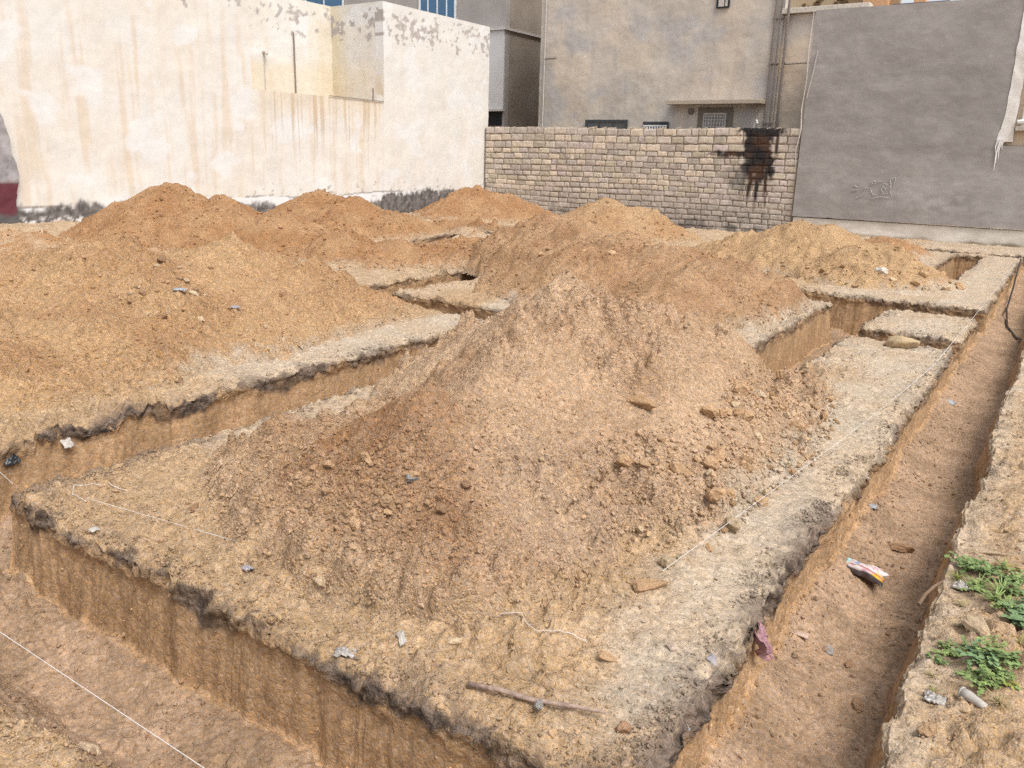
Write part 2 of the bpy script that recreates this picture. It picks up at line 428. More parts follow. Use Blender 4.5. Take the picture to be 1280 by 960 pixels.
def near_calm(x, y):
    return 1 - .75 * np.clip(np.exp(-(((x + 3.1) / .5) ** 2 + ((y - 3.35) / .55) ** 2)) + np.exp(-(((x + 2.25) / .25) ** 2 + ((y - 2.95) / .3) ** 2)), 0, 1)
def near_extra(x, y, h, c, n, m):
    # moister red-brown earth where the slope has freshly slid (west flank of the front peak), its facet shade partly painted in as well, greyer crumbs on top of the rear one
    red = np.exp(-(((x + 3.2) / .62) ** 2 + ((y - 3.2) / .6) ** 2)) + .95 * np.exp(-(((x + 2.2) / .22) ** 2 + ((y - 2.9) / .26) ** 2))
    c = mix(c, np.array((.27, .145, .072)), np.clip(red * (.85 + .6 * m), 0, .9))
    rg = ss(-.1, .35, (x + 2.8) * .62 + (y - 3.42) * .5 + .25 * n)          # dry pale crumbs on the crest; right face also painted lighter, as if lit
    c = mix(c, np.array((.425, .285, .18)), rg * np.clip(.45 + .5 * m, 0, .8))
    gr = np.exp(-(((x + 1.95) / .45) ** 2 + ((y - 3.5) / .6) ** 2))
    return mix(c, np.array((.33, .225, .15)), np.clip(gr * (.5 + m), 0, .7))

TAN = (.345, .22, .13); TAN2 = (.43, .30, .19); ORA = (.30, .16, .075); ORA2 = (.355, .21, .108); YEL = (.39, .255, .14); RED = (.30, .16, .077)
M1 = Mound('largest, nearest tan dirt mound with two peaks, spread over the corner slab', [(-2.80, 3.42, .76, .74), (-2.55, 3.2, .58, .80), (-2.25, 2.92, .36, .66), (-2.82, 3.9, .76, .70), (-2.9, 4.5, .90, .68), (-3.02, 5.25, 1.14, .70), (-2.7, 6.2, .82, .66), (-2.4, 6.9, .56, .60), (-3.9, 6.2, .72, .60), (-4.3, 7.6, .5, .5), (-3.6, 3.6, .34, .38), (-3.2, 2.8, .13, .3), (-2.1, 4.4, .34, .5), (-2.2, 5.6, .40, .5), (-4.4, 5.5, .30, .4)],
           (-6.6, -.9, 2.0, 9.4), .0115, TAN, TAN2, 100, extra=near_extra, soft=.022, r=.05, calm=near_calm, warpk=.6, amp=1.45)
M2 = Mound('broad orange dirt mound left of the left trench, nearest the left edge', [(-8.9, 5.1, .93, .42), (-8.55, 6.3, .86, .44), (-7.9, 7.0, .58, .46), (-9.4, 3.7, .80, .40), (-10.2, 2.4, .7, .38), (-10.6, 5.4, .7, .4), (-7.6, 4.2, .42, .36), (-7.5, 3.2, .40, .32), (-7.3, 5.4, .38, .42), (-7.4, 2.3, .30, .28)],
           (-13.5, -5.9, 1.6, 9.6), .019, (.345, .205, .105), (.40, .255, .135), 200, rough=1.3, toe=.03, soft=.05)
M3 = Mound('tall orange dirt mound against the pale stained wall, leftmost of the back row', [(-15.6, 10.4, 1.22, .6), (-14.6, 10.9, 1.08, .55), (-13.1, 11.2, .84, .5), (-11.6, 11.3, .54, .45), (-10.6, 11.6, .40, .36), (-9.9, 12.9, .26, .25), (-10.6, 14, .26, .22)],
           (-18.9, -8.3, 7.2, 15.6), .04, ORA, ORA2, 300)
M4 = Mound('small orange mound at the stained wall, right of the tallest one', [(-16.4, 15.3, 1.0, .55), (-14.9, 15.0, .92, .5), (-13.9, 15.2, .6, .45), (-12.6, 16.4, .32, .25), (-13.6, 17.6, .3, .25)],
           (-18.9, -10.6, 12.2, 20), .045, ORA, ORA2, 400)
M5 = Mound('reddish orange mound in the far corner where pale wall meets brick wall', [(-16.5, 22.2, 1.0, .5), (-15.6, 22.8, .85, .5)],
           (-18.9, -12.6, 18.8, 26), .05, RED, ORA2, 500)
M6 = Mound('wide rubbly brown mound in the centre of the plot, behind the nearest mound', [(-8.0, 13.2, 1.02, .5), (-7.2, 12.8, .9, .5), (-6.3, 12.4, .82, .5), (-5.0, 11.9, .76, .52), (-4.1, 11.6, .66, .54), (-6.2, 11.0, .7, .5), (-4.3, 10.5, .58, .5), (-3.5, 11.6, .4, .5)],
           (-11.4, -2.75, 7.9, 17.2), .03, (.31, .18, .095), (.365, .23, .13), 600, rough=1.2)
M7 = Mound('smooth orange mound at the foot of the brick wall, behind the central mound', [(-10.4, 19.9, 1.0, .52), (-9.6, 20.0, .82, .5)],
           (-13.6, -7, 16.6, 23.6), .045, ORA2, YEL, 700, rough=.6)
M8 = Mound('golden yellow mound in front of the grey plastered wall, right of the brick wall', [(-4.6, 17.4, .9, .55), (-4.0, 17.2, .86, .55), (-2.75, 16.2, .66, .6), (-5.6, 17.2, .6, .5), (-3.2, 16.0, .6, .55)],
           (-8, -1.0, 13.9, 20.6), .032, (.37, .235, .125), (.425, .28, .15), 800, rough=.6)
M9 = Mound('low reddish heap at the left edge, before the pale stained wall', [(-14.2, 7.0, .52, .4), (-15.4, 7.2, .42, .36), (-13.2, 6.6, .4, .36), (-12.4, 8.2, .35, .3)],
           (-18.7, -10.6, 3.6, 10), .04, (.35, .195, .09), TAN2, 900)
M10 = Mound('little brown heap by the footing of the grey plastered wall', [(-3.5, 21.0, .42, .5)], (-5.2, -2.3, 19.2, 22.6), .05, (.33, .18, .09), ORA2, 950)
MOUNDS = [M1, M2, M3, M4, M5, M6, M7, M8, M9, M10]
for m in MOUNDS: m.build()

def top_z(x, y):
    """surface height and colour at points"""
    x = np.asarray(x, float); y = np.asarray(y, float)
    z, cut, di = ground_z(x, y); c = ground_color(x, y, cut, di)
    for m in MOUNDS:
        b = m.b; k = (x > b[0]) & (x < b[1]) & (y > b[2]) & (y < b[3])
        if k.any():
            mz = m.surf(x[k], y[k]); on = (m.h0(x[k], y[k]) > .03) & (mz > z[k])
            ii = np.where(k)[0][on]
            z[ii] = mz[on]; c[ii] = m.color(x[ii], y[ii], mz[on])
    return z, c

# ------------------------------------------------------------------ clods and stones
import bmesh
def clod_shape(seed, sub, flat=.75, ang=.35):
    bm = bmesh.new(); bmesh.ops.create_icosphere(bm, subdivisions=sub, radius=1)
    r = np.random.default_rng(seed)
    V = np.array([v.co[:] for v in bm.verts]); F = np.array([[v.index for v in f.verts] for f in bm.faces]); bm.free()
    # cut with random planes for a broken look
    for _ in range(14):
        n = r.normal(size=3); n /= np.linalg.norm(n); d = r.uniform(.42, .85)
        t = V @ n - d; V = V - np.clip(t, 0, None)[:, None] * n * (.85 if ang > .3 else .5)
    if sub >= 3: V = V * (1 + .16 * fbm(V[:, 0] * 3 + seed, V[:, 1] * 3 + V[:, 2] * 2.3, seed + 9, 4))[:, None]
    V = V + .10 * np.stack([fbm(V[:, 0] * 2.2 + seed, V[:, 1] * 2.2 + V[:, 2] * 1.7, seed + k, 2) for k in range(3)], -1)
    V = V * np.array([r.uniform(.85, 1.25), r.uniform(.7, 1.0), r.uniform(flat - .15, flat + .1)])
    return V, F
SH2 = [clod_shape(50 + i, 2) for i in range(10)]
SH1 = [clod_shape(90 + i, 1, .75, .5) for i in range(14)]

def rotm(n):
    q = RNG.normal(size=(n, 4)); q /= np.linalg.norm(q, axis=1)[:, None]
    w, x, y, z = q.T
    return np.stack([np.stack([1 - 2 * (y * y + z * z), 2 * (x * y - z * w), 2 * (x * z + y * w)], -1),
                     np.stack([2 * (x * y + z * w), 1 - 2 * (x * x + z * z), 2 * (y * z - x * w)], -1),
                     np.stack([2 * (x * z - y * w), 2 * (y * z + x * w), 1 - 2 * (x * x + y * y)], -1)], 1)

def scatter(P, S, C, shapes):
    """bake many clods: positions (n,3), sizes (n,), colours (n,3)"""
    Vs, Fs, Cs = [], [], []; off = 0
    k = RNG.integers(0, len(shapes), len(P)); Rm = rotm(len(P))
    for i, (v, f) in enumerate(shapes):
        ii = np.where(k == i)[0]
        if not len(ii): continue
        vv = np.einsum('nij,vj->nvi', Rm[ii], v) * S[ii][:, None, None] + P[ii][:, None, :]
        ff = f[None] + (np.arange(len(ii)) * len(v))[:, None, None] + off
        Vs.append(vv.reshape(-1, 3)); Fs.append(ff.reshape(-1, f.shape[1])); Cs.append(np.repeat(C[ii], len(v), 0)); off += len(ii) * len(v)
    return np.concatenate(Vs), np.concatenate(Fs), np.concatenate(Cs)

def sample(n, fn, bounds, smin, smax, power=2.4):
    """rejection sampling with density fn(x,y) in 0..1"""
    X, Y = [], []
    x0, x1, y0, y1 = bounds; got = 0
    while got < n:
        x = RNG.uniform(x0, x1, 4 * n); y = RNG.uniform(y0, y1, 4 * n)
        k = RNG.uniform(size=4 * n) < fn(x, y)
        X.append(x[k]); Y.append(y[k]); got += k.sum()
        if got == 0: break
    X = np.concatenate(X)[:n]; Y = np.concatenate(Y)[:n]
    u = RNG.uniform(size=len(X)); S = smin * (1 - u * (1 - (smin / smax) ** power)) ** (-1 / power)
    return X, Y, S

def mound_density(m, foot=.55, seed=0):
    def fn(x, y):
        h = m.h0(x, y); on = h > .03
        patch = np.clip(.45 + 1.2 * fbm(x * .9, y * .9, m.seed + 60, 3), .05, 1)
        return on * np.clip(patch * (.45 + foot * ss(.5, .1, h)), 0, 1)
    return fn

def no_trench(x, y):
    wx, wy = warp(x, y); _, di, _, _ = plan(x - wx, y - wy); return di

small = []
def put(n, fn, bounds, smin, smax, power=2.4, dark=0.0, embed=.25, tone=None):
    X, Y, S = sample(n, fn, bounds, smin, smax, power)
    if not len(X): return
    Z, C = top_z(X, Y)
    C = C * RNG.uniform(.88, 1.16, (len(X), 1)) * RNG.uniform(.97, 1.03, (len(X), 3))
    if tone is not None: C = mix(C, np.array(tone) * RNG.uniform(.7, 1.3, (len(X), 1)), np.full(len(X), dark))
    small.append((np.stack([X, Y, Z + S * (.5 - embed)], -1), S, C))

put(21000, mound_density(M1), (-5.6, -1.2, 2.0, 8.6), .005, .024, 2.3, embed=.4)
put(6500, mound_density(M2), (-12, -6, 2, 9.4), .008, .04, 2.4, embed=.4)
put(4200, mound_density(M6), (-10.5, -2.8, 8, 16), .012, .045, 2.4, embed=.4)
put(1300, mound_density(M8), (-8, -1.1, 14, 20), .014, .05, 2.5, embed=.4)
put(1600, mound_density(M3), (-18, -8.6, 7.5, 14.6), .02, .08, 2.6)
put(700, mound_density(M9), (-18, -10.6, 4, 10), .02, .08, 2.6)
put(600, mound_density(M4), (-18, -11.6, 12.2, 18.2), .025, .08, 2.6)
put(400, mound_density(M7), (-13, -7, 17, 23), .025, .08, 2.6)
put(300, mound_density(M5), (-18.5, -13, 19, 26), .025, .08, 2.6)
put(2600, lambda x, y: (M1.h0(x, y) > .01) * (M1.h0(x, y) < .33) * ss(-2.6, -1.9, x) * ss(2.9, 4.6, y), (-2.7, -1.2, 2.9, 7.8), .010, .030, 1.8, embed=.2)
put(900, lambda x, y: np.exp(-(((x + 2.75) / .38) ** 2 + ((y - 2.8) / .22) ** 2)), (-3.6, -1.9, 2.3, 3.3), .008, .022, 1.8, embed=.2)
# slab top: crumbly yellow south part, sparser on the pale strip
put(7000, lambda x, y: (no_trench(x, y) < -.01) * (1 - .86 * pale_mask(x, y)) * np.clip(.6 + fbm(x * 1.5, y * 1.5, 140, 3), .1, 1), (-5, -.9, 2.0, 4.2), .005, .028, 2.6)
put(1500, lambda x, y: (no_trench(x, y) < -.01) * np.clip(.4 + fbm(x * 1.5, y * 1.5, 141, 3), .05, 1), (-1.9, -.9, 2.0, 10), .005, .022, 2.6)
# lips of the cuts
put(3800, lambda x, y: np.exp(-((no_trench(x, y) + .07) / .07) ** 2) * (no_trench(x, y) < .02) * np.clip(.4 + 1.3 * fbm(x * 2, y * 2, 143, 3), .03, 1), (-5.1, -.88, 1.98, 6), .004, .022, 2.3, dark=.4, tone=(.17, .13, .10), embed=.4)
put(1800, lambda x, y: np.exp(-((no_trench(x, y) + .07) / .08) ** 2) * (no_trench(x, y) < .02) * np.clip(.4 + 1.3 * fbm(x * 2, y * 2, 143, 3), .03, 1), (-6.1, -.85, 4, 14), .007, .028, 2.4, dark=.4, tone=(.20, .155, .12), embed=.4)
# floors
put(1700, lambda x, y: (no_trench(x, y) > .06) * np.clip(.3 + fbm(x * 2, y * 1.2, 150, 3) + .8 * ss(-.6, -.8, x), .03, 1), (-.86, -.25, 2.1, 12), .005, .024, 2.6)
put(1500, lambda x, y: (no_trench(x, y) > .06) * np.clip(.4 + fbm(x * 2, y * 2, 151, 3), .03, 1), (-5.8, -1.2, 1.1, 1.95), .005, .026, 2.5)
put(700, lambda x, y: (no_trench(x, y) > .06) * 1.0, (-5.9, -2.0, 2.0, 14), .008, .03, 2.5)
# stones and crumbs standing in the cut faces and gathered along their feet
for (axis_, e, sg, a0, a1, dep, nn) in (('y', 2.05, -1, -4.85, -1.0, .56, 420), ('x', -5.85, 1, 2.2, 6.5, .5, 220), ('x', -.9, 1, 2.1, 9, .3, 320), ('x', -2.85, 1, 8.3, 12.8, .55, 120)):
    u = RNG.uniform(a0, a1, nn); v = RNG.uniform(.05, dep, nn) ** 1.0; fr = np.full(nn, e) + sg * WW * (v / dep)
    X, Y = (u, fr) if axis_ == 'y' else (fr, u)
    wx, wy = warp(X, Y); q = RNG.uniform(size=nn); S_ = .0035 * (1 - q * .985) ** (-1 / 2.6)
    cc = np.tile(C_wall, (nn, 1)) * RNG.uniform(.7, 1.45, (nn, 1))
    small.append((np.stack([X + wx, Y + wy, -v], -1), np.clip(S_, 0, .018), cc))
put(1600, lambda x, y: np.exp(-np.clip(no_trench(x, y) - .05, 0, 9) / .07) * (no_trench(x, y) > .045) * np.clip(.35 + 1.3 * fbm(x * 1.8, y * 1.8, 155, 3), .02, 1), (-5.9, -.3, 1.3, 8), .005, .032, 2.2)
# south bank, right bank
put(3200, lambda x, y: np.clip(.5 + fbm(x * 2, y * 2, 152, 3), .05, 1), (-4.2, -1.4, .6, 1.4), .005, .028, 2.5)
put(2600, lambda x, y: (no_trench(x, y) < -.005) * np.clip(.45 + fbm(x * 2, y * 2, 153, 3), .05, 1), (-.22, .9, 2.2, 8), .005, .026, 2.5)
put(1800, lambda x, y: (no_trench(x, y) < -.02) * np.clip(.5 + fbm(x, y, 154, 3), .05, 1), (-9.5, -5.8, 1.8, 14), .008, .035, 2.5)
P = np.concatenate([a[0] for a in small]); S = np.concatenate([a[1] for a in small]); C = np.concatenate([a[2] for a in small])
V, F, Cc = scatter(P, S, C, SH1)
o = np_mesh('loose_crumbs', V, F, M_clod, Cc, smooth=False)
tag(o, 'countless loose crumbs of dry earth strewn over mounds and trench edges', 'loose earth', kind='stuff')

# countable clods: shared meshes, one object each
CL_M = []
def clod_mat(name, col):
    m, nt, b = new_mat(name); N = nt.nodes.new; L = nt.links.new
    b.inputs['Specular IOR Level'].default_value = .12; b.inputs['Roughness'].default_value = .95
    tc = N('ShaderNodeTexCoord'); oi = N('ShaderNodeObjectInfo')
    n = N('ShaderNodeTexNoise'); n.inputs['Scale'].default_value = 3.5; n.inputs['Detail'].default_value = 7; n.inputs['Roughness'].default_value = .65; L(tc.outputs['Object'], n.inputs['Vector'])
    r = N('ShaderNodeMapRange'); r.inputs[1].default_value = .25; r.inputs[2].default_value = .75; r.inputs[3].default_value = .72; r.inputs[4].default_value = 1.28; L(n.outputs[0], r.inputs[0])
    r2 = N('ShaderNodeMapRange'); r2.inputs[3].default_value = .8; r2.inputs[4].default_value = 1.2; L(oi.outputs['Random'], r2.inputs[0])
    k = N('ShaderNodeMath'); k.operation = 'MULTIPLY'; L(r.outputs[0], k.inputs[0]); L(r2.outputs[0], k.inputs[1])
    vm = N('ShaderNodeVectorMath'); vm.operation = 'SCALE'; vm.inputs[0].default_value = col; L(k.outputs[0], vm.inputs['Scale']); L(vm.outputs[0], b.inputs['Base Color'])
    bp = N('ShaderNodeBump'); bp.inputs['Distance'].default_value = .03; bp.inputs['Strength'].default_value = .6; L(n.outputs[0], bp.inputs['Height']); L(bp.outputs[0], b.inputs['Normal'])
    return m
MC_tan = clod_mat('clod_tan', (.42, .275, .16)); MC_org = clod_mat('clod_orange', (.39, .25, .14)); MC_brn = clod_mat('clod_brown', (.30, .185, .11))
MC_gry = clod_mat('stone_grey', (.26, .24, .22)); MC_wht = clod_mat('stone_white', (.62, .56, .48)); MC_pale = clod_mat('stone_pale', (.46, .35, .23))
def clod_mesh(i, mat):
    v, f = SH2B[i]
    me = bpy.data.meshes.new('clod'); me.from_pydata(v.tolist(), [], f.tolist()); me.update(); me.materials.append(mat)
    return me
SH2B = [clod_shape(150 + i, 3, .72) for i in range(8)]
CMESH = {}
for nm, mt in (('tan', MC_tan), ('org', MC_org), ('brn', MC_brn), ('gry', MC_gry), ('wht', MC_wht), ('pale', MC_pale)):
    CMESH[nm] = [clod_mesh(i, mt) for i in range(8)]

def stone(name, kind, x, y, size, label, cat, group=None, sq=(1, 1, 1), z=None, embed=.2):
    o = bpy.data.objects.new(name, random.choice(CMESH[kind])); COL.objects.link(o)
    if z is None: z = float(top_z(np.array([x]), np.array([y]))[0][0])
    o.location = (x, y, z + size * (.50 * sq[2] - embed)); o.scale = (size * sq[0], size * sq[1], size * sq[2])
    o.rotation_euler = (random.uniform(-.35, .35), random.uniform(-.35, .35), random.uniform(0, 6.28))
    return tag(o, label, cat, group)

def cluster(n, fn, bounds, smin, smax, kinds, label, group, name='soil_clod', power=2.0):
    X, Y, S = sample(n, fn, bounds, smin, smax, power)
    Z, _ = top_z(X, Y)
    for x, y, s, z in zip(X, Y, S, Z):
        stone(name, random.choice(kinds), float(x), float(y), float(s), label, 'clod', group, z=float(z))

def foot_band(m, lo, hi):
    return lambda x, y: ((m.h0(x, y) > lo) & (m.h0(x, y) < hi) & (no_trench(x, y) < -.03)) * 1.0
def blob(cx, cy, rx, ry):
    return lambda x, y: np.exp(-(((x - cx) / rx) ** 2 + ((y - cy) / ry) ** 2))
cluster(135, lambda x, y: foot_band(M1, .01, .30)(x, y) * ss(-2.5, -1.9, x) * ss(2.9, 4.4, y) * (.25 + .75 * np.exp(-((y - 5.6) / 1.2) ** 2)), (-2.7, -1.2, 2.9, 7.6), .022, .075, ['tan', 'tan', 'org', 'pale'],
        'crumbled tan clod, one of many along the right foot of the nearest mound', 'clods along the right foot of the nearest mound')
cluster(55, blob(-2.75, 2.78, .34, .2), (-3.6, -1.9, 2.35, 3.2), .018, .042, ['tan', 'org', 'brn', 'tan'],
        'brown clod in the patch of clods at the front foot of the nearest mound', 'clods at the front foot of the nearest mound')
cluster(16, blob(-3.75, 3.1, .2, .16), (-4.3, -3.2, 2.7, 3.6), .018, .045, ['brn', 'org', 'tan'],
        'brown clod in the small patch at the left foot of the nearest mound', 'clods at the left foot of the nearest mound')
cluster(40, blob(-7.8, 5.0, .7, .8), (-9.5, -6.7, 3.4, 6.8), .022, .06, ['org', 'pale', 'brn'],
        'broken clod on the front slope of the broad left mound', 'clods on the broad left mound')
cluster(20, foot_band(M8, .02, .2), (-4.5, -1.2, 14.0, 16.4), .04, .11, ['pale', 'org', 'tan'],
        'yellowish clod at the foot of the golden mound by the grey wall', 'clods at the foot of the golden mound')
cluster(14, blob(-6.2, 11.6, 1.0, .6), (-8, -4, 10, 13), .04, .1, ['tan', 'pale'],
        'pale clod on the crown of the central rubbly mound', 'clods on the central mound')
for (x, y, s, k, sq, lb) in [
        (-1.74, 4.42, .13, 'org', (1.2, .8, .7), 'large flat tan clod resting on the pale strip beside the nearest mound'),
        (-2.16, 4.78, .10, 'org', (1.2, .8, .8), 'big orange clod half way up the right slope of the nearest mound'),
        (-1.85, 5.2, .085, 'tan', (1, .9, .9), 'squarish clod at the right foot of the nearest mound, beyond the large flat one'),
        (-1.40, 3.33, .085, 'org', (1.2, .8, .6), 'orange flat clod at the mound foot next to the end of the white string'),
        (-1.42, 3.60, .055, 'pale', (1, .8, .9), 'pale yellow clod leaning on two others at the right mound foot'),
        (-1.32, 3.92, .04, 'org', (1.3, .7, .5), 'thin orange flake of clay on the pale strip near the string'),
        (-2.62, 2.36, .045, 'pale', (1, .8, .8), 'pale rounded stone near the front lip, beside the thin string'),
        (-1.86, 2.40, .05, 'pale', (1.2, .8, .7), 'pale tan stone in front of the nearest mound, above the lip'),
        (-1.29, 2.70, .045, 'tan', (1.2, .8, .7), 'oval tan stone at the front right foot of the nearest mound'),
        (-2.55, 2.93, .04, 'gry', (1, .8, .9), 'dark grey stone at the top of the front clod patch'),
        (-1.05, 2.36, .04, 'brn', (1, .9, .9), 'dark brown round stone right of the stick'),
        (-7.37, 5.1, .07, 'pale', (1.2, .8, .7), 'pale block of rubble on the front slope of the broad left mound'),
        (-7.1, 4.95, .06, 'pale', (1, .8, .8), 'pale small block just below the larger pale block on the broad left mound'),
        (-2.62, 15.3, .13, 'wht', (1.2, .8, .7), 'whitish boulder on the front slope of the golden mound'),
        (-.12, 2.99, .048, 'tan', (1.1, .9, .85), 'rounded tan stone on the right bank below the weeds'),
        (-.05, 3.82, .075, 'pale', (1.2, .8, .7), 'pale stone between the two weed patches on the right bank'),
        (-.07, 4.75, .06, 'pale', (1.4, .7, .5), 'flat pale stone at the top of the upper weed patch'),
        (-.66, 3.98, .035, 'gry', (1.2, .8, .8), 'smooth grey pebble on the floor of the right trench'),
        (-.55, 3.92, .03, 'brn', (1, .9, .9), 'small brown clod beside the grey pebble in the right trench'),
        (-.44, 3.62, .045, 'brn', (1.2, .7, .8), 'dark brown clod nearest the camera in the right trench'),
        (-2.72, 1.28, .06, 'pale', (1, .8, .7), 'pale stone on the bank at the bottom left, near the taut string'),
        (-4.98, 6.1, .11, 'wht', (1.5, .8, .6), 'whitish slab of rubble on the left shoulder of the nearest mound'),
        (-3.85, 2.55, .05, 'brn', (1, .8, .7), 'brown clod on the slab by the curl of string')]:
    stone('stone' if k in ('gry', 'wht', 'pale') else 'soil_clod', k, x, y, s, lb, 'stone' if k in ('gry', 'wht', 'pale') else 'clod', sq=sq)
# ------------------------------------------------------------------ buildings and walls
M_plaster = attr_mat('plaster', nscale=(2.5, 40), amt=.06, bump=.002)
M_render = attr_mat('cement_render', nscale=(1.6, 26), amt=.08, bump=.003)
M_block = attr_mat('block_work', nscale=(5, 45), amt=.22, bump=.012)
M_dark = plain('dark_opening', (.02, .022, .025), .5)
M_glass = plain('blue_window_glass', (.07, .16, .28), .25, .4)
M_whiteframe = plain('white_window_frame', (.72, .74, .76), .4)
M_pipe = plain('grey_pipe', (.20, .17, .15), .6)
M_pipelight = plain('pale_pipe', (.50, .46, .42), .6)
M_conc = plain('pale_concrete', (.44, .39, .33), .9, nscale=7, bump=.01)
M_whitepaint = plain('white_paint', (.74, .73, .71), .6, var=.06, nscale=5)

def panel(name, plane, c, u0, u1, v0, v1, res, depth, colfn, mat, disp=None, parent=None, edge=None):
    """a wall: fine front face carrying its own stains, closed behind. plane X faces +X (u = y), plane Y faces -Y (u = x), plane -Y faces +Y"""
    us = np.linspace(u0, u1, max(2, int((u1 - u0) / res) + 1)); zs = np.linspace(v0, v1, max(2, int((v1 - v0) / res) + 1))
    U, Z = np.meshgrid(us, zs)
    D = disp(U, Z) if disp is not None else np.zeros_like(U)
    C = colfn(U, Z)
    if edge is not None: U, Z = edge(U, Z)
    sgn = {'X': 1, 'Y': -1, '-Y': 1}[plane]
    def pos(off): return (np.stack([c + sgn * off, U, Z], -1) if plane == 'X' else np.stack([U, c + sgn * off, Z], -1))
    Pf = pos(D); Pb = pos(np.full_like(U, -depth))
    h, w = U.shape; idx = np.arange(h * w).reshape(h, w)
    F = np.stack([idx[:-1, :-1], idx[:-1, 1:], idx[1:, 1:], idx[1:, :-1]], -1).reshape(-1, 4)
    if plane != 'Y': pass
    ring = np.concatenate([idx[0, :], idx[1:, -1], idx[-1, -2::-1], idx[-2:0:-1, 0]])
    n = len(ring); off = h * w
    V = np.concatenate([Pf.reshape(-1, 3), Pb.reshape(-1, 3)[ring]])
    Cc = np.concatenate([C.reshape(-1, 3), C.reshape(-1, 3)[ring]])
    k = np.arange(n); side = np.stack([ring[k], off + k, off + (k + 1) % n, ring[(k + 1) % n]], -1)
    if plane == '-Y': F = F[:, ::-1]; side = side[:, ::-1]
    me_f = [np.ascontiguousarray(F), np.ascontiguousarray(side), np.array([[off + 0, off + n - (h - 1), off + (w - 1) + (h - 1), off + (w - 1)]])]
    return np_mesh(name, V, me_f, mat, Cc, smooth=False, parent=parent)

def cream(y, z, warm=1.0, damp=True, seed=0):
    n = fbm(y * .5, z * .6, 211 + seed, 4); st = fbm(y * 3.2, z * .22, 213 + seed, 4); st2 = fbm(y * 9, z * .5, 217 + seed, 3)
    c = mix((.65, .63, .595), (.64, .595, .525), np.clip(warm * (.3 + .75 * n), 0, 1))
    c = mix(c, (.56, .43, .29), np.clip((st + .5 * st2 - .1) * .8, 0, .4) * warm * ss(6.3, 4.2, z))
    c = mix(c, (.67, .665, .655), ss(.25, .5, fbm(y * .7, z * .9, 223 + seed, 3)) * .8)
    if damp:
        g = .30 * ss(-14.5, -18.5, -19.0) * ss(18, 10, y)
        zz = z - g
        ck = .74 + .07 * n2(y * .8, 3.3, 5) + .02 * fbm(y * 4, 1.1, 6, 2) - .10 * ss(12, 9, y)
        c = mix(c, (.68, .685, .69), ss(ck + .01, ck - .02, z))
        crack = ss(.026, .008, np.abs(z - ck)) * ss(-.1, .1, fbm(y * 1.1, 4.4, 9, 2) + .06)
        c = mix(c, (.16, .14, .13), crack * .8)
        top = .40 + .16 * fbm(y * 1.2, 7.7, 231, 3) + .10 * fbm(y * 7, z * 4, 233, 3) + .42 * ss(19.5, 20.8, y) * ss(25.2, 23.8, y) - .05 * ss(14, 18, y)
        da = ss(top + .07, top - .07, zz)
        c = mix(c, mix((.09, .082, .078), (.18, .165, .155), np.clip(.5 + 1.3 * fbm(y * 6, z * 6, 235, 3), 0, 1)), da)
        sp = ss(.18, .04, zz) * ss(.0, .25, fbm(y * 8, z * 8, 237, 3)) * ss(15, 11, y)
        c = mix(c, (.66, .64, .62), sp)
        fl = ss(.30, .5, fbm(y * 5, z * 7, 239, 4) + .4 * fbm(y * .8, z, 240, 2) - .9 * np.abs(z - ck + .05)) * (y > 15) * .8
        c = mix(c, (.34, .32, .30), fl)
    return c

def peel(y, z, c, lo, hi, seed, thr=.16):
    win = ss(lo - .25, lo + .3, z) * ss(hi + .15, hi - .3, z)
    cl = fbm(y * .9, z * 1.1, seed, 2)
    f = fbm(y * 4.2, z * 4.6, seed + 4, 4) + .75 * cl + .55 * win
    return mix(c, mix((.36, .33, .31), (.46, .42, .39), np.clip(.5 + fbm(y * 9, z * 9, seed + 7, 2), 0, 1)), ss(thr + .52, thr + .60, f) * (win > .05))

def col_low(y, z):
    c = cream(y, z, .9)
    # dirty run-off below the ledge of the terrace
    run = ss(15.4, 15.9, y) * ss(20.65, 20.4, y)
    s1 = fbm(y * 11, z * .12, 251, 3); L = 1.6 + 1.6 * fbm(y * 9, 1.7, 253, 2)
    c = mix(c, (.42, .32, .21), np.clip(s1 * 2.2 - .3, 0, .75) * run * ss(3.6 - L - .4, 3.6 - .3, z))
    c = mix(c, (.60, .49, .35), run * ss(2.7, 3.5, z) * .5)
    return c
def col_left(y, z): return peel(y, z, cream(y, z, 1.1), 5.5, 6.4, 261, .26)
def col_right(y, z): return peel(y, z, cream(y, z, .28, seed=3), 5.55, 6.35, 271, .05)
def col_back(y, z):
    c = cream(y, z, 1.0, False, 5)
    c = mix(c, (.60, .52, .34), ss(19.3, 20.5, y) * .4)
    c = mix(c, (.60, .49, .33), ss(5.0, 4.4, z) * .5)
    return peel(y, z, c, 5.6, 6.4, 281, .16)
def col_ret(x, z):
    c = cream(x + 40, z, .9, False, 9)
    c = mix(c, (.60, .51, .32), ss(-20.3, -21.2, x) * .6)
    c = mix(c, (.60, .49, .33), ss(5.2, 4.0, z) * .45)
    return peel(x + 40, z, c, 5.5, 6.3, 291, .12)
rough_w = lambda u, z: .012 * fbm(u * 1.1, z * 1.1, 301, 3) + .001 * fbm(u * 9, z * 9, 303, 2)

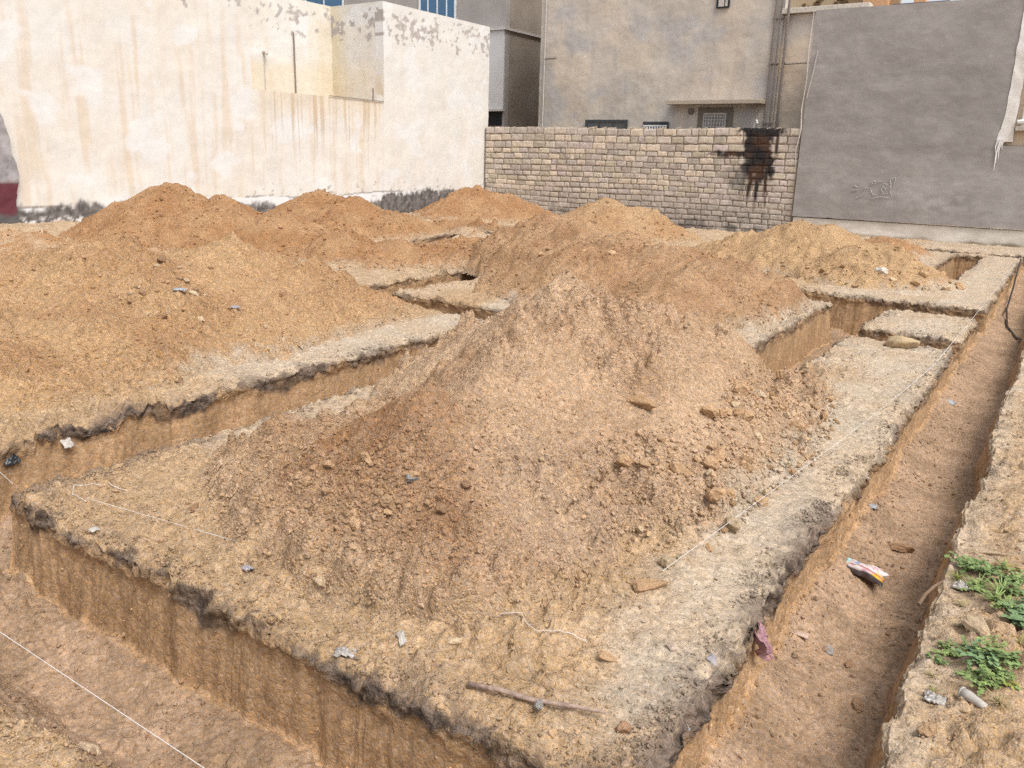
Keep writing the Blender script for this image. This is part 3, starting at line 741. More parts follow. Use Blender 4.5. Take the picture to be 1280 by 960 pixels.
wb = empty('white_building', (-19, 15, 0))
tag(wb, 'long pale cream building wall with rust streaks, peeling top and damp black base', 'building')
ZT = 6.56
panel('lower_wall', 'X', -19, 15.4, 20.6, -.8, 3.57, .035, .35, col_low, M_plaster, rough_w, wb)
panel('wall', 'X', -19, -6, 15.4, -.8, ZT, .045, .35, col_left, M_plaster, rough_w, wb)
panel('wall', 'X', -19, 20.6, 26.32, -.8, ZT, .035, .35, col_right, M_plaster, rough_w, wb)
panel('recess_wall', 'X', -21.3, 15.0, 20.62, 3.3, ZT, .045, .3, col_back, M_plaster, rough_w, wb)
panel('return_wall', 'Y', 20.603, -21.32, -19.03, 3.4, ZT - .003, .045, .3, col_ret, M_plaster, rough_w, wb)
panel('return_wall', '-Y', 15.397, -21.32, -19.36, 3.4, ZT - .003, .1, .3, col_ret, M_plaster, rough_w, wb)
b = MB(); b.box(-21.28, -19.36, 15.41, 20.59, 3.35, 3.52); b.build('terrace_floor', M_conc, wb)
b = MB(); b.box(-30, -21.62, -6, 26.0, ZT - .6, ZT - .25); b.box(-21.5, -19.4, -6, 15.05, ZT - .6, ZT - .25); b.box(-21.5, -19.4, 20.95, 26.0, ZT - .6, ZT - .25); b.build('roof', M_conc, wb)
b = MB(); b.box(-30, -19.36, 26.05, 26.3, -.8, ZT - .01); b.build('end_wall', plain('end_plaster', (.6, .55, .48), .9), wb)
b = MB(); b.tube([(-21.26, 18.88, 5.57), (-21.26, 18.95, 5.55), (-21.26, 18.95, 3.7), (-21.2, 19.1, 3.62)], .022); b.build('thin_pipe', M_pipe, wb)
b = MB(); b.tube([(-18.97, 18.2, 3.60), (-18.97, 20.05, 3.585), (-18.97, 20.55, 3.585)], .012); b.build('ledge_wire', M_pipe, wb)
b = MB(); b.tube([(-18.97, 20.05, 3.6), (-18.96, 20.05, 3.95)], .022); b.build('thin_pipe', M_pipe, wb)
b = MB(); b.tube([(-21.28, 17.75, 4.86), (-21.16, 17.75, 4.86), (-21.12, 17.75, 4.78)], [.05, .06, .04], 8); b.tube([(-21.27, 17.76, 4.8), (-21.27, 17.76, 3.7)], .01); b.build('lamp_fitting', M_pipelight, wb)

# grey rough wall end at the far left with a maroon painted base
def col_fringe(y, z):
    c = mix((.36, .34, .34), (.25, .235, .24), np.clip(.5 + 1.2 * fbm(y * 2.5, z * 2.5, 311, 4), 0, 1))
    ck = ss(.035, .012, np.abs(fbm(y * 1.5, z * 1.5, 313, 3)))
    c = mix(c, (.14, .13, .13), ck * .7)
    c = mix(c, (.12, .035, .045), ss(1.22, 1.14, z + .05 * fbm(y * 3, z, 315, 2)))
    return mix(c, (.10, .095, .095), ss(.55, .4, z + .1 * fbm(y * 5, z * 5, 317, 3)))
def edge_fringe(U, Z):
    t = (U - 4.0) / (9.12 - 4.0)
    e = 8.86 + .10 * fbm(Z * 1.3, Z * 0 + 2.2, 319, 3) - .30 * ss(2.4, 3.3, Z) + .14 * np.exp(-((Z - 1.45) / .35) ** 2)
    return 4.0 + t * (e - 4.0), Z
gf = panel('grey_render_patch', 'X', -18.88, 4.0, 9.12, -.3, 3.45, .05, .13, col_fringe, M_render, lambda u, z: .02 * fbm(u * 2, z * 2, 321, 4), None, edge_fringe)
tag(gf, 'rough cracked grey render with maroon painted base at the far left', 'wall')

# brick boundary wall
def brick_wall():
    r = np.random.default_rng(5); X0, X1, Yf = -18.93, -7.24, 26.07
    Vs, Fs, Cs = [], [], []; off = 0; z = -.75; row = 0
    while z < 3.0:
        hgt = .232 if z > 2.2 else (.188 if z > .6 else .172)
        hgt *= r.uniform(.90, 1.08)
        if z + hgt > 2.95: hgt = max(3.04 - z, .1)
        x = X0 - r.uniform(0, .3)
        while x < X1:
            L = r.choice([r.uniform(.18, .26), r.uniform(.34, .50), r.uniform(.36, .48), r.uniform(.36, .46)]) * (1.15 if z > 2.2 else 1.0)
            a, b_ = max(x, X0), min(x + L, X1)
            if b_ - a > .07:
                g = .006 + r.uniform(0, .014); sag = .022 * math.sin(a * .7 + row * .4) + r.uniform(-.008, .008)
                us = np.linspace(a + g, b_ - g, 9); ws = np.linspace(z + g + sag, z + hgt - g + sag, 6)
                U, W = np.meshgrid(us, ws); e = np.minimum(np.minimum(U - us[0], us[-1] - U), np.minimum(W - ws[0], ws[-1] - W))
                dep = r.uniform(-.009, .009) - .010 * np.exp(-e / .010) + .008 * fbm(U * 7, W * 7, 401, 3)
                U = U + .012 * fbm(U * 9, W * 9, 403, 2) * (e < .02); W = W + .014 * fbm(U * 8, W * 8, 405, 2) * (e < .02)
                P = np.stack([U, Yf - dep, W], -1).reshape(-1, 3)
                h, w = U.shape; idx = np.arange(h * w).reshape(h, w)
                F = np.stack([idx[:-1, :-1], idx[:-1, 1:], idx[1:, 1:], idx[1:, :-1]], -1).reshape(-1, 4)
                ring = np.concatenate([idx[0, :], idx[1:, -1], idx[-1, -2::-1], idx[-2:0:-1, 0]]); n = len(ring)
                Pb = P[ring].copy(); Pb[:, 1] = Yf + .16; k = np.arange(n)
                side = np.stack([ring[k], h * w + k, h * w + (k + 1) % n, ring[(k + 1) % n]], -1)
                pale = r.uniform() < .16
                base = np.array((.55, .465, .375)) * r.uniform(.74, 1.06) * np.array((.98, r.uniform(.97, 1.03), r.uniform(.96, 1.12))) if not pale else np.array((.60, .505, .40))
                base = base * (1 - .0 * z)
                lowf = float(ss(1.1, .2, z)); base = base * (1 - lowf) + np.array((.42, .37, .32)) * r.uniform(.85, 1.12) * lowf
                c = np.tile(base, (len(P), 1))
                Vs.append(np.concatenate([P, Pb])); Cs.append(np.concatenate([c, c[ring]])); Fs.append(np.concatenate([F, side]) + off); off += len(P) + n
            x += L
        z += hgt; row += 1
    V = np.concatenate(Vs); C = np.concatenate(Cs)
    def stain(V, C):
        x, z = V[:, 0], V[:, 2]
        n = fbm(x * 3, z * 3, 411, 3); fine = fbm(x * 10, z * 2.0, 413, 3)
        t = ss(.56, .40, np.abs(x + 8.42 + .12 * (z - 2)) + .2 * n + .10 * np.abs(fine)) * ss(1.3, 1.75, z + .3 * n) 
        t = np.maximum(t, ss(.13, .05, np.abs(z - 2.26 + .08 * n)) * ss(1.25, .6, np.abs(x + 8.85) + .5 * n) * ss(-7.8, -8.1, x) * .95)
        t = np.maximum(t, ss(.2, .1, np.abs(z - 2.95)) * ss(.85, .5, np.abs(x + 8.5) + .5 * n))
        dr = ss(.28, .5, fbm(x * 7.5, z * .3, 415, 2) + .2) * ss(.65, .4, np.abs(x + 8.35)) * ss(.35, 1.0, z + .5 * fbm(x * 7, x * 0 + 1.5, 417, 2))
        t = np.maximum(t, dr * .85)
        t2 = ss(.35, .2, np.abs(x + 9.05) + .2 * n) * ss(1.0, 1.35, z) * ss(2.1, 1.7, z) * .6
        brn = np.clip(.25 + 1.3 * fbm(x * 2.2, z * 2.2, 419, 3) + .5 * np.exp(-((z - 2.62) / .16) ** 2) + .35 * ss(2.1, 1.7, z), 0, 1) * ss(2.9, 2.75, z)
        tar = mix((.016, .014, .016), (.075, .036, .020), brn * .8)
        C = mix(C, tar, np.clip(t * 1.25, 0, .97))
        C = mix(C, (.10, .095, .10), t2)
        sm = ss(.4, -.1, z + .3 * n) * ss(.1, .4, fbm(x * 1.1, z * 2, 421, 3) + .25)
        return mix(C, (.12, .105, .095), sm * .7)
    o = empty('brick_wall', (-13, 26.07, 0)); tag(o, 'rough tan block wall with black tar running down near its right end', 'wall')
    np_mesh('blocks', V, np.concatenate(Fs), M_block, stain(V, C), smooth=False, parent=o)
    colm = lambda u, zz: stain(np.stack([u.ravel(), u.ravel() * 0, zz.ravel()], -1), mix((.17, .135, .105), (.27, .22, .175), np.clip(.5 + fbm(u * 4, zz * 4, 423, 3), 0, 1)).reshape(-1, 3)).reshape(*u.shape, 3)
    panel('mortar', 'Y', 26.094, -18.97, -7.215, -.8, 3.0, .07, .13, colm, M_block, lambda u, zz: .010 * fbm(u * 6, zz * 6, 425, 3), o)
    b = MB(); 
    for i in range(46):
        x = X0 + .1 + i * .25 + r.uniform(-.05, .05)
        if r.uniform() < .75: b.tube([(x, 26.13 + r.uniform(-.03, .04), 3.0), (x + r.uniform(.1, .22), 26.13, 3.035 + r.uniform(-.02, .03))], [r.uniform(.03, .05), r.uniform(.02, .045)], 5)
    b.build('mortar_crumbs', plain('old_mortar', (.36, .29, .21), .95, bump=.02), o)
brick_wall()

# grey plastered wall (right) on its pale footing
def col_grey(x, z):
    n = fbm(x * .45, z * .55, 431, 4); st = fbm(x * .8, z * 3.0, 433, 4); f = fbm(x * 3, z * 5, 435, 3)
    c = mix((.275, .255, .245), (.325, .303, .29), np.clip(.5 + 1.0 * n, 0, 1))
    c = mix(c, (.225, .207, .198), np.clip(ss(5.4, 4.2, z) * ss(1.9, 2.7, z + .5 * n) * (.55 + .8 * st), 0, .8))
    c = mix(c, (.36, .345, .335), ss(2.1, 1.3, z + .5 * n) * np.clip(.55 + 1.3 * n, 0, 1))
    c = mix(c, (.42, .40, .39), ss(.32, .6, fbm(x * 1.6, z * 2.2, 437, 4)) * .28 * ss(4.5, 2.5, z))
    blob_ = np.exp(-(((x + 3.2) / .9) ** 2 + ((z - 1.2) / .55) ** 2)) * np.clip(.5 + f, 0, 1)
    c = mix(c, (.42, .40, .39), blob_ * .8)
    c = mix(c, (.50, .48, .45), ss(.03, .0, np.abs(z - 5.0 - .04 * x - .05 * n)) * ss(.0, .3, f) * .35)
    return (c * .6 + np.array((.29, .272, .263)) * .4) * np.array((1.06, 1.06, 1.045)) * (1 + .06 * f)[..., None]
def edge_grey(U, Z):
    e = .47 + .018 * fbm(U * 2.2, U * 0 + 1, 441, 3) - .02 * (U + 7.2) * 0
    t = np.clip((Z - .45) / (1.2 - .45), 0, 1)
    return U, np.where(Z < 1.2, e + t * (1.2 - e), Z)
gw = empty('grey_wall', (-4, 26, 0)); tag(gw, 'large dark grey cement plastered house wall with scratched writing, at the right', 'building')
gd = lambda u, z: .014 * fbm(u * .8, z * 1.2, 443, 4) + .0015 * fbm(u * 6, z * 9, 445, 3)
panel('wall', 'Y', 26.0, -7.2, -1.96, .45, 6.29, .045, .35, col_grey, M_render, gd, gw, edge_grey)
panel('wall', 'Y', 26.0, -1.96, 9, .45, 2.62, .045, .35, col_grey, M_render, gd, gw, edge_grey)
def col_foot(x, z):
    n = fbm(x * 1.2, z * 3, 451, 4)
    c = mix((.54, .50, .44), (.66, .62, .56), np.clip(.5 + n, 0, 1))
    c = mix(c, (.14, .125, .11), ss(.014, .006, np.abs(z - .26 + .01 * x * 0 - .006 * fbm(x * 2, x * 0, 452, 2))) * .8)
    return mix(c, (.24, .19, .14), ss(.12, -.02, z + .08 * n))
panel('footing', 'Y', 26.05, -7.18, 9, -.6, .44, .04, .3, col_foot, M_render, lambda u, z: .012 * fbm(u * 2, z * 3, 453, 3), gw)
b = MB(); b.box(-7.15, -2.0, 26.36, 40, 5.6, 5.85); b.build('roof', M_conc, gw)
b = MB(); b.box(-7.18, -7.0, 26.36, 40, -.5, 6.27); b.build('side_wall', plain('side_render', (.28, .26, .25), .9), gw)
# scratched writing
b = MB()
def gpt(cx, cy):
    px, py = 1050 + cx / 12.8, 200 + cy / 12.8
    return (-5.604 + (px - 1062) * .0201 - (245 - py) * .0004, 25.978, 1.144 + (245 - py) * .0243 + (px - 1062) * .0002)
for st in [[(905, 270), (912, 330), (900, 400)], [(820, 310), (850, 400), (855, 500), (880, 545), (850, 580), (690, 570), (560, 605)],
           [(800, 385), (720, 370), (708, 410), (760, 450), (802, 520), (690, 528), (722, 485)], [(700, 340), (600, 350), (540, 338), (508, 368), (560, 392), (600, 352)],
           [(500, 440), (530, 500), (562, 545), (612, 550)], [(690, 440), (702, 482), (742, 510)], [(390, 450), (470, 445)], [(432, 410), (422, 470), (390, 530), (330, 580), (260, 605)],
           [(210, 410), (280, 440), (290, 482), (180, 480)], [(905, 280), (820, 312)]]:
    b.tube([gpt(*p) for p in st], .0075, 5)
b.build('scratched_writing', plain('scratch_pale', (.48, .46, .44), .9), gw)
# pale cable and mortar drips at its left edge
b = MB(); b.tube([(-7.24, 25.96, 6.25), (-7.26, 25.95, 5.2), (-7.22, 25.94, 4.4), (-7.27, 25.95, 3.6), (-7.22, 25.95, 3.0), (-7.3, 25.95, 2.4), (-7.25, 25.96, 1.9)], [.012, .02, .012, .018, .022, .014, .008], 5)
b.tube([(-7.0, 25.96, 5.2), (-7.06, 25.95, 4.6), (-7.16, 25.95, 3.9)], .012, 5)
tag(b.build('cable', M_pipelight, None, (-7.25, 25.96, 4)), 'pale frayed cable hanging down the left edge of the grey wall', 'cable')

# beige house beyond the right end of the grey wall
bh = empty('beige_house', (0, 26.1, 0)); tag(bh, 'beige house corner with white pipes at the far right, above the grey wall', 'building')
cb = lambda x, z: mix((.60, .47, .35), (.66, .55, .43), np.clip(.5 + fbm(x, z, 461, 3), 0, 1))
panel('wall', 'Y', 26.14, -1.95, 9, 2.63, 9, .08, .4, cb, M_plaster, None, bh)
def edge_strip(U, Z):
    t = (U + 1.96) / .24
    l = -1.985 + .02 * fbm(Z * 2.5, Z * 0, 463, 3) - .10 * ss(3.4, 2.8, Z); r_ = -1.72 - .08 * ss(4.5, 6.5, Z) + .02 * fbm(Z * 2, Z * 0 + 4, 465, 2)
    return l + t * (r_ - l), Z
panel('white_edge_strip', 'Y', 25.985, -1.96, -1.72, 2.72, 9, .06, .14, lambda x, z: mix((.66, .62, .57), (.74, .72, .70), np.clip(.5 + fbm(x * 3, z, 467, 2), 0, 1)), M_plaster, lambda u, z: .01 * fbm(u * 4, z * 3, 469, 3), bh, edge_strip)
b = MB(); b.box(-1.70, 3, 25.9, 26.13, 3.0, 3.12, ch=.01); b.build('ledge', M_conc, bh)
b = MB(); b.tube([(-1.55, 26.03, 3.13), (-1.55, 26.03, 4.62)], .05, 8); b.tube([(-1.72, 26.02, 4.58), (-1.2, 26.02, 4.6)], .055, 8); b.tube([(-1.5, 25.98, 3.6), (-1.2, 25.98, 3.62)], .05, 8)
b.tube([(-1.3, 25.98, 3.13), (-1.3, 25.98, 4.7)], .06, 8); b.tube([(-1.68, 25.98, 3.22), (-1.3, 25.97, 3.26)], .06, 8); b.build('pipe', M_whitepaint, bh)
b = MB(); b.box(-1.45, -1.0, 26.09, 26.135, 3.2, 3.5); b.build('dark_opening', M_dark, bh)
b = MB()
for x, l in ((-2.04, .35), (-1.99, .62), (-1.95, .5), (-1.90, .25), (-2.0, .8)):
    b.tube([(x, 25.975, 2.78), (x - .04, 25.97, 2.78 - l * .5), (x - .02, 25.975, 2.78 - l)], [.03, .016, .006], 5)
b.build('plaster_drips', M_whitepaint, bh)

# grey-beige rendered house behind the brick wall
def col_E(x, z):
    n = fbm(x * .35, z * .4, 471, 4); f = fbm(x * 2.2, z * 2.6, 473, 4); st = fbm(x * 4, z * .3, 475, 3)
    c = mix((.37, .335, .295), (.45, .41, .36), np.clip(.5 + .9 * n + .3 * f, 0, 1))
    c = mix(c, (.335, .325, .32), ss(.05, .5, fbm(x * .6, z * .7, 477, 3)) * .7)
    c = mix(c, (.47, .40, .31), ss(.1, .5, fbm(x * .5 + 9, z * .6, 479, 3)) * .5)
    c = mix(c, (.29, .265, .235), np.clip(st - .15, 0, .5) * .6)
    return c * np.array((1.27, 1.25, 1.24))
eh = empty('rendered_house', (-13, 29, 0)); tag(eh, 'tall bare grey beige rendered house behind the brick wall, with small canopy', 'building')
de = lambda u, z: .02 * fbm(u * .7, z * .7, 481, 4) + .004 * fbm(u * 5, z * 5, 483, 2)
panel('wall', 'Y', 29.0, -18.47, -9.05, -.5, 12, .07, .3, col_E, M_render, de, eh)
panel('wall', 'Y', 29.06, -9.04, -6.4, -.5, 6.72, .07, .3, lambda x, z: col_E(x, z) * np.array((1.08, 1.02, .95)), M_render, de, eh)
b = MB(); b.box(-18.46, -18.2, 29.31, 42, -.5, 11.99); b.build('side_wall', plain('side_beige', (.36, .32, .28), .9), eh)
b = MB(); b.box(-9.1, -6.4, 28.92, 29.4, 6.73, 6.90, ch=.015); b.build('parapet_cap', plain('cap_pale', (.55, .50, .43), .9), eh)
b = MB(); b.box(-12.77, -9.34, 28.45, 28.97, 3.93, 4.07, ch=.012); cp = b.build('canopy', plain('canopy_concrete', (.43, .36, .28), .9, bump=.01), eh)
def window(parent, x0, x1, z0, z1, y, fr, frm, pane, bars=(0, 0), name='window'):
    b = MB(); b.box(x0, x1, y - .04, y + .0, z0, z0 + fr); b.box(x0, x1, y - .04, y, z1 - fr, z1)
    b.box(x0, x0 + fr, y - .04, y, z0 + fr, z1 - fr); b.box(x1 - fr, x1, y - .04, y, z0 + fr, z1 - fr)
    for i in range(bars[0]):
        xx = x0 + (x1 - x0) * (i + 1) / (bars[0] + 1); b.box(xx - fr * .3, xx + fr * .3, y - .036, y - .012, z0 + fr, z1 - fr)
    for i in range(bars[1]):
        zz = z0 + (z1 - z0) * (i + 1) / (bars[1] + 1); b.box(x0 + fr, x1 - fr, y - .034, y - .014, zz - fr * .25, zz + fr * .25)
    wf = b.build(name, frm, parent, ((x0 + x1) / 2, y, z0))
    b = MB(); b.box(x0 + fr * .9, x1 - fr * .9, y - .012, y + .003, z0 + fr * .9, z1 - fr * .9); b.build('pane', pane, wf)
    return wf
M_darkframe = plain('dark_frame', (.055, .06, .065), .5)
window(eh, -16.26, -14.46, 2.75, 3.44, 28.95, .09, M_darkframe, plain('dim_glass', (.08, .085, .09), .2, .5), (2, 0))
window(eh, -13.82, -12.8, 2.75, 3.37, 28.95, .07, M_darkframe, M_dark, (0, 0), 'vent')
b = MB()
for i in range(9): b.box(-13.75 + i * .105, -13.69 + i * .105, 28.85, 28.9, 2.8, 3.24)
b.box(-13.78, -12.84, 28.84, 28.905, 3.2, 3.25); b.build('vent_grille', M_whitepaint, eh)
b = MB(); b.box(-11.72, -10.45, 28.955, 28.985, 2.7, 3.85); b.build('window_surround', plain('surround_brown', (.21, .18, .15), .9), eh)
window(eh, -11.50, -10.66, 2.75, 3.66, 28.95, .05, M_pipelight, plain('grey_glass', (.20, .21, .22), .3, .4, nscale=3), (7, 7))
b = MB(); b.box(-11.38, -10.92, 28.93, 28.975, 7.06, 7.7); b.build('upper_vent', M_dark, eh)
b = MB(); b.box(-11.3, -11.1, 28.915, 28.935, 7.1, 7.7); b.box(-11.06, -10.98, 28.915, 28.935, 7.1, 7.7); b.build('vent_louvre', M_pipelight, eh)
for (x, z1, r_) in ((-9.30, 12, .035), (-9.12, 12, .03), (-8.88, 12, .045), (-18.22, 12, .025)):
    b = MB(); b.tube([(x, 28.93, 1.5), (x, 28.93, z1 if x != -8.88 else 12)], r_, 7)
    if x > -15:
        for zz in (3.3, 5.2, 6.6): b.box(x - .07, x + .07, 28.9, 28.98, zz, zz + .04)
    b.build('drain_pipe', M_pipe if x > -15 else M_pipelight, eh)
b = MB(); b.tube([(-8.9, 28.96, 5.18), (-7.0, 28.96, 5.24)], .02, 6); b.tube([(-18.2, 28.93, 5.7), (-17.7, 28.93, 5.72)], .025, 6); b.build('conduit', M_pipe, eh)
b = MB(); b.tube([(-9.62, 28.9, 2.8), (-9.62, 28.88, 3.25), (-9.55, 28.85, 3.42), (-9.5, 28.82, 3.3)], .035, 7); b.build('tap_pipe', M_whitepaint, eh)
b = MB(); b.tube([(-12.0, 28.99, 3.72), (-12.0, 28.975, 3.72)], .12, 12); b.build('round_hole', M_pipe, eh)

# taller house at the back, left of the alley
dh = empty('back_house', (-28, 31, 0)); tag(dh, 'grey house with blue glazed white windows rising behind the cream wall', 'building')
cd = lambda x, z: mix((.36, .33, .31), (.42, .39, .37), np.clip(.5 + fbm(x * .6, z * .8, 491, 4), 0, 1))
panel('wall', 'Y', 31.0, -45, -21.53, -.5, 13, .12, .3, cd, M_render, None, dh)
ce = lambda y, z: mix((.30, .25, .205), (.36, .31, .26), np.clip(.5 + fbm(y * .6, z * .8, 493, 4), 0, 1))
panel('alley_wall', 'X', -21.525, 31.31, 45, -.5, 13, .15, .3, ce, M_render, None, dh)
b = MB(); b.box(-24.5, -21.56, 30.93, 30.99, 4.0, 7.2); b.build('white_panel', plain('white_panel_paint', (.66, .65, .64), .7, var=.05, nscale=2), dh)
b = MB(); b.box(-24.6, -21.45, 30.85, 30.99, 7.21, 7.30); b.box(-21.52, -21.44, 31.0, 44, 7.21, 7.30); b.box(-24.6, -21.5, 30.8, 30.99, 3.9, 3.99); b.build('string_course', plain('course_pale', (.56, .53, .50), .8), dh)
b = MB(); b.box(-24, -21.62, 30.97, 30.985, 3.3, 3.88); b.build('dark_opening', M_dark, dh)
window(dh, -26.35, -24.2, 7.6, 9.6, 30.97, .10, M_whiteframe, M_glass, (3, 0))
window(dh, -33.8, -31.1, 7.8, 9.9, 30.97, .10, M_whiteframe, M_glass, (1, 0))

# things on the roofs behind the grey wall
oh = empty('ochre_house', (-9, 36, 0)); tag(oh, 'ochre facade with brown lattice peeping over the roof edge beside the pipes', 'building')
panel('wall', 'Y', 36, -12.2, -6.9, 0, 11, .12, .3, lambda x, z: mix((.50, .37, .22), (.58, .47, .32), np.clip(.5 + fbm(x * 2, z * 2, 495, 3), 0, 1)), M_render, None, oh)
b = MB(); rr = random.Random(4)
for i in range(26):
    x = -10.6 + rr.random() * 1.7; z = 7.75 + rr.random() * .6
    b.box(x, x + .06 + rr.random() * .25, 35.93, 35.99, z, z + .04 + rr.random() * .08)
b.build('lattice', plain('lattice_brown', (.16, .10, .05), .8), oh)
b = MB(); b.box(-8.1, -7.2, 35.4, 36, 6, 12); b.box(-6.3, -5.9, 35.4, 36, 6, 12); b.build('orange_pillar', plain('orange_paint', (.62, .36, .20), .8), oh)
wt = empty('water_tank', (-6.78, 30, 5.85)); tag(wt, 'white ribbed water tank on the roof behind the grey wall', 'water tank')
b = MB(); b.tube([(-6.78, 30, 5.85), (-6.78, 30, 6.55), (-6.78, 30, 6.58), (-6.78, 30, 6.66), (-6.78, 30, 6.69), (-6.78, 30, 6.80), (-6.78, 30, 6.83)], [.44, .44, .46, .46, .44, .44, .42], 24); b.build('tank_body', M_whitepaint, wt, smooth=True)
b = MB(); b.tube([(-6.78, 30, 6.83), (-6.78, 30, 6.90), (-6.78, 30, 6.93)], [.40, .38, .3], 24); b.build('lid', M_whitepaint, wt, smooth=True)
b = MB(); b.box(-5.98, -4.3, 30, 32, 6.55, 6.98, ch=.05); 
for i in range(4): b.tube([(-5.9 + i * .5, 30.05, 5.85), (-5.9 + i * .5, 30.05, 6.6)], .03)
tag(b.build('roof_shelter', plain('dark_cloth', (.06, .05, .085), .9, bump=.02), None, (-5.1, 31, 5.85)), 'dark purple cloth shelter just showing over the grey wall top', 'shelter')

# ------------------------------------------------------------------ litter, strings and weeds
def zt(x, y): return float(top_z(np.array([float(x)]), np.array([float(y)]))[0][0])
M_string = plain('white_string', (.62, .59, .56), .7, var=.1)
def string(pts, label, r=.0016, lift=None, name='string'):
    P = []
    for a, c in zip(pts[:-1], pts[1:]):
        for k in range(10):
            t = k / 10; P.append(tuple(a[i] * (1 - t) + c[i] * t for i in range(3)))
    P.append(pts[-1])
    Q = []
    for (x, y, z) in P:
        if lift is not None: z = max(zt(x, y) + lift, -.06 if lift < .03 else -.2)
        Q.append((x, y, z))
    if lift is not None:                   # bridge the dips
        zz = np.array([q[2] for q in Q]); zz = np.maximum(zz, np.convolve(np.pad(zz, 2, 'edge'), np.ones(5) / 5, 'valid')); Q = [(q[0], q[1], float(z)) for q, z in zip(Q, zz)]
    b = MB(); b.tube(Q, r, 5); o = b.build(name, M_string, None, Q[len(Q) // 2], smooth=True)
    return tag(o, label, 'string')
string([(-5.6, 1.36, .02), (-3.47, 1.337, 0.0), (-2.09, 1.345, 0.0), (-.6, 1.36, .02)], 'taut white setting-out string over the trench at the bottom left')
string([(-4.45, 2.52, 0), (-4.62, 2.42, 0), (-4.70, 2.33, 0), (-4.58, 2.25, 0), (-4.45, 2.26, 0)], 'curl at the loose end of the white string on the corner slab', lift=.012)
string([(-4.45, 2.26, .035), (-3.3, 2.40, .055), (-2.15, 2.52, .07)], 'thin white string running across the front of the corner slab')
string([(-1.80, 2.60, 0), (-1.6, 2.66, 0), (-1.42, 2.76, 0)], 'short end of pale string in front of the nearest mound', r=.0016, lift=.01)
string([(-1.37, 3.42, 0.07), (-1.12, 5.9, .10), (-1.0, 7.4, .11)], 'white string leading from the nearest mound along the pale strip', r=.0015)
string([(-1.0, 7.4, .11), (-.93, 9.0, .08), (-.91, 12.0, .07), (-.90, 15.5, .07), (-.89, 21, .07)], 'white string stretched along the lip of the right trench', r=.0024)
string([(-6.1, 2.36, .06), (-5.75, 2.28, -.02), (-5.0, 2.12, .03)], 'white string across the left trench at the left edge of the view')

# stick
ST = [(-1.63, 2.19), (-1.5, 2.22), (-1.38, 2.27), (-1.25, 2.31), (-1.12, 2.36)]
b = MB(); b.tube([(x, y, zt(x, y) * .4 + .030 + .006 * math.sin(i * 2.1)) for i, (x, y) in enumerate(ST)], [.011, .010, .0105, .009, .006], 8)
tag(b.build('stick', plain('grey_wood', (.30, .215, .17), .8, nscale=40, var=.3, bump=.006), None, (-1.38, 2.27, .03), smooth=True), 'thin weathered stick lying on the front corner of the slab', 'stick')
stone('stone', 'gry', -1.345, 2.255, .030, 'grey stone resting against the middle of the stick', 'stone', sq=(1, .9, 1.1), z=.015)
b = MB(); b.tube([(-.30, 3.98, .0), (-.285, 4.05, .025), (-.26, 4.13, .04), (-.23, 4.2, .05)], [.009, .008, .007, .004], 6)
tag(b.build('twig', plain('brown_wood', (.17, .11, .07), .85), None, (-.28, 4.05, .0)), 'short brown twig on the right lip of the trench below the weeds', 'twig')

def crumple(name, x, y, z, sx, sy, hgt, mat, label, cat, seed, rot=0, tilt=(0, 0), colfn=None, n=22, amp=.5):
    if name != 'snack_wrapper': sx *= .75; sy *= .75; hgt *= .75
    u = np.linspace(-1, 1, n); U, W = np.meshgrid(u, u)
    rr = np.maximum(np.abs(U), np.abs(W))
    H = hgt * ((1 - rr ** 2) * .55 + amp * (.8 * np.abs(fbm(U * 1.5 + seed, W * 1.5, seed, 2)) + .45 * np.abs(n2(U * 3.1, W * 3.1 + seed, seed + 3))))
    e = 1 + .22 * fbm(U * 1.3, W * 1.3, seed + 9, 2)
    X = U * sx * e; Y = W * sy * e
    c, s = math.cos(rot), math.sin(rot)
    V = np.stack([X * c - Y * s, X * s + Y * c, H], -1).reshape(-1, 3)
    V[:, 2] += V[:, 0] * tilt[0] + V[:, 1] * tilt[1]
    Vb = V.copy(); Vb[:, 2] -= .004
    idx = np.arange(n * n).reshape(n, n)
    F = np.stack([idx[:-1, :-1], idx[:-1, 1:], idx[1:, 1:], idx[1:, :-1]], -1).reshape(-1, 4)
    ring = np.concatenate([idx[0, :], idx[1:, -1], idx[-1, -2::-1], idx[-2:0:-1, 0]]); k = np.arange(len(ring)); m = n * n
    side = np.stack([ring[k], ring[k] + m, ring[(k + 1) % len(ring)] + m, ring[(k + 1) % len(ring)]], -1)
    V2 = np.concatenate([V, Vb]) + np.array([x, y, z])
    cols = None
    if colfn is not None: cc = colfn(U, W).reshape(-1, 3); cols = np.concatenate([cc, cc])
    o = np_mesh(name, V2, np.concatenate([F, F[:, ::-1] + m, side]), mat, cols, smooth=True, loc=(x, y, z))
    return tag(o, label, cat)

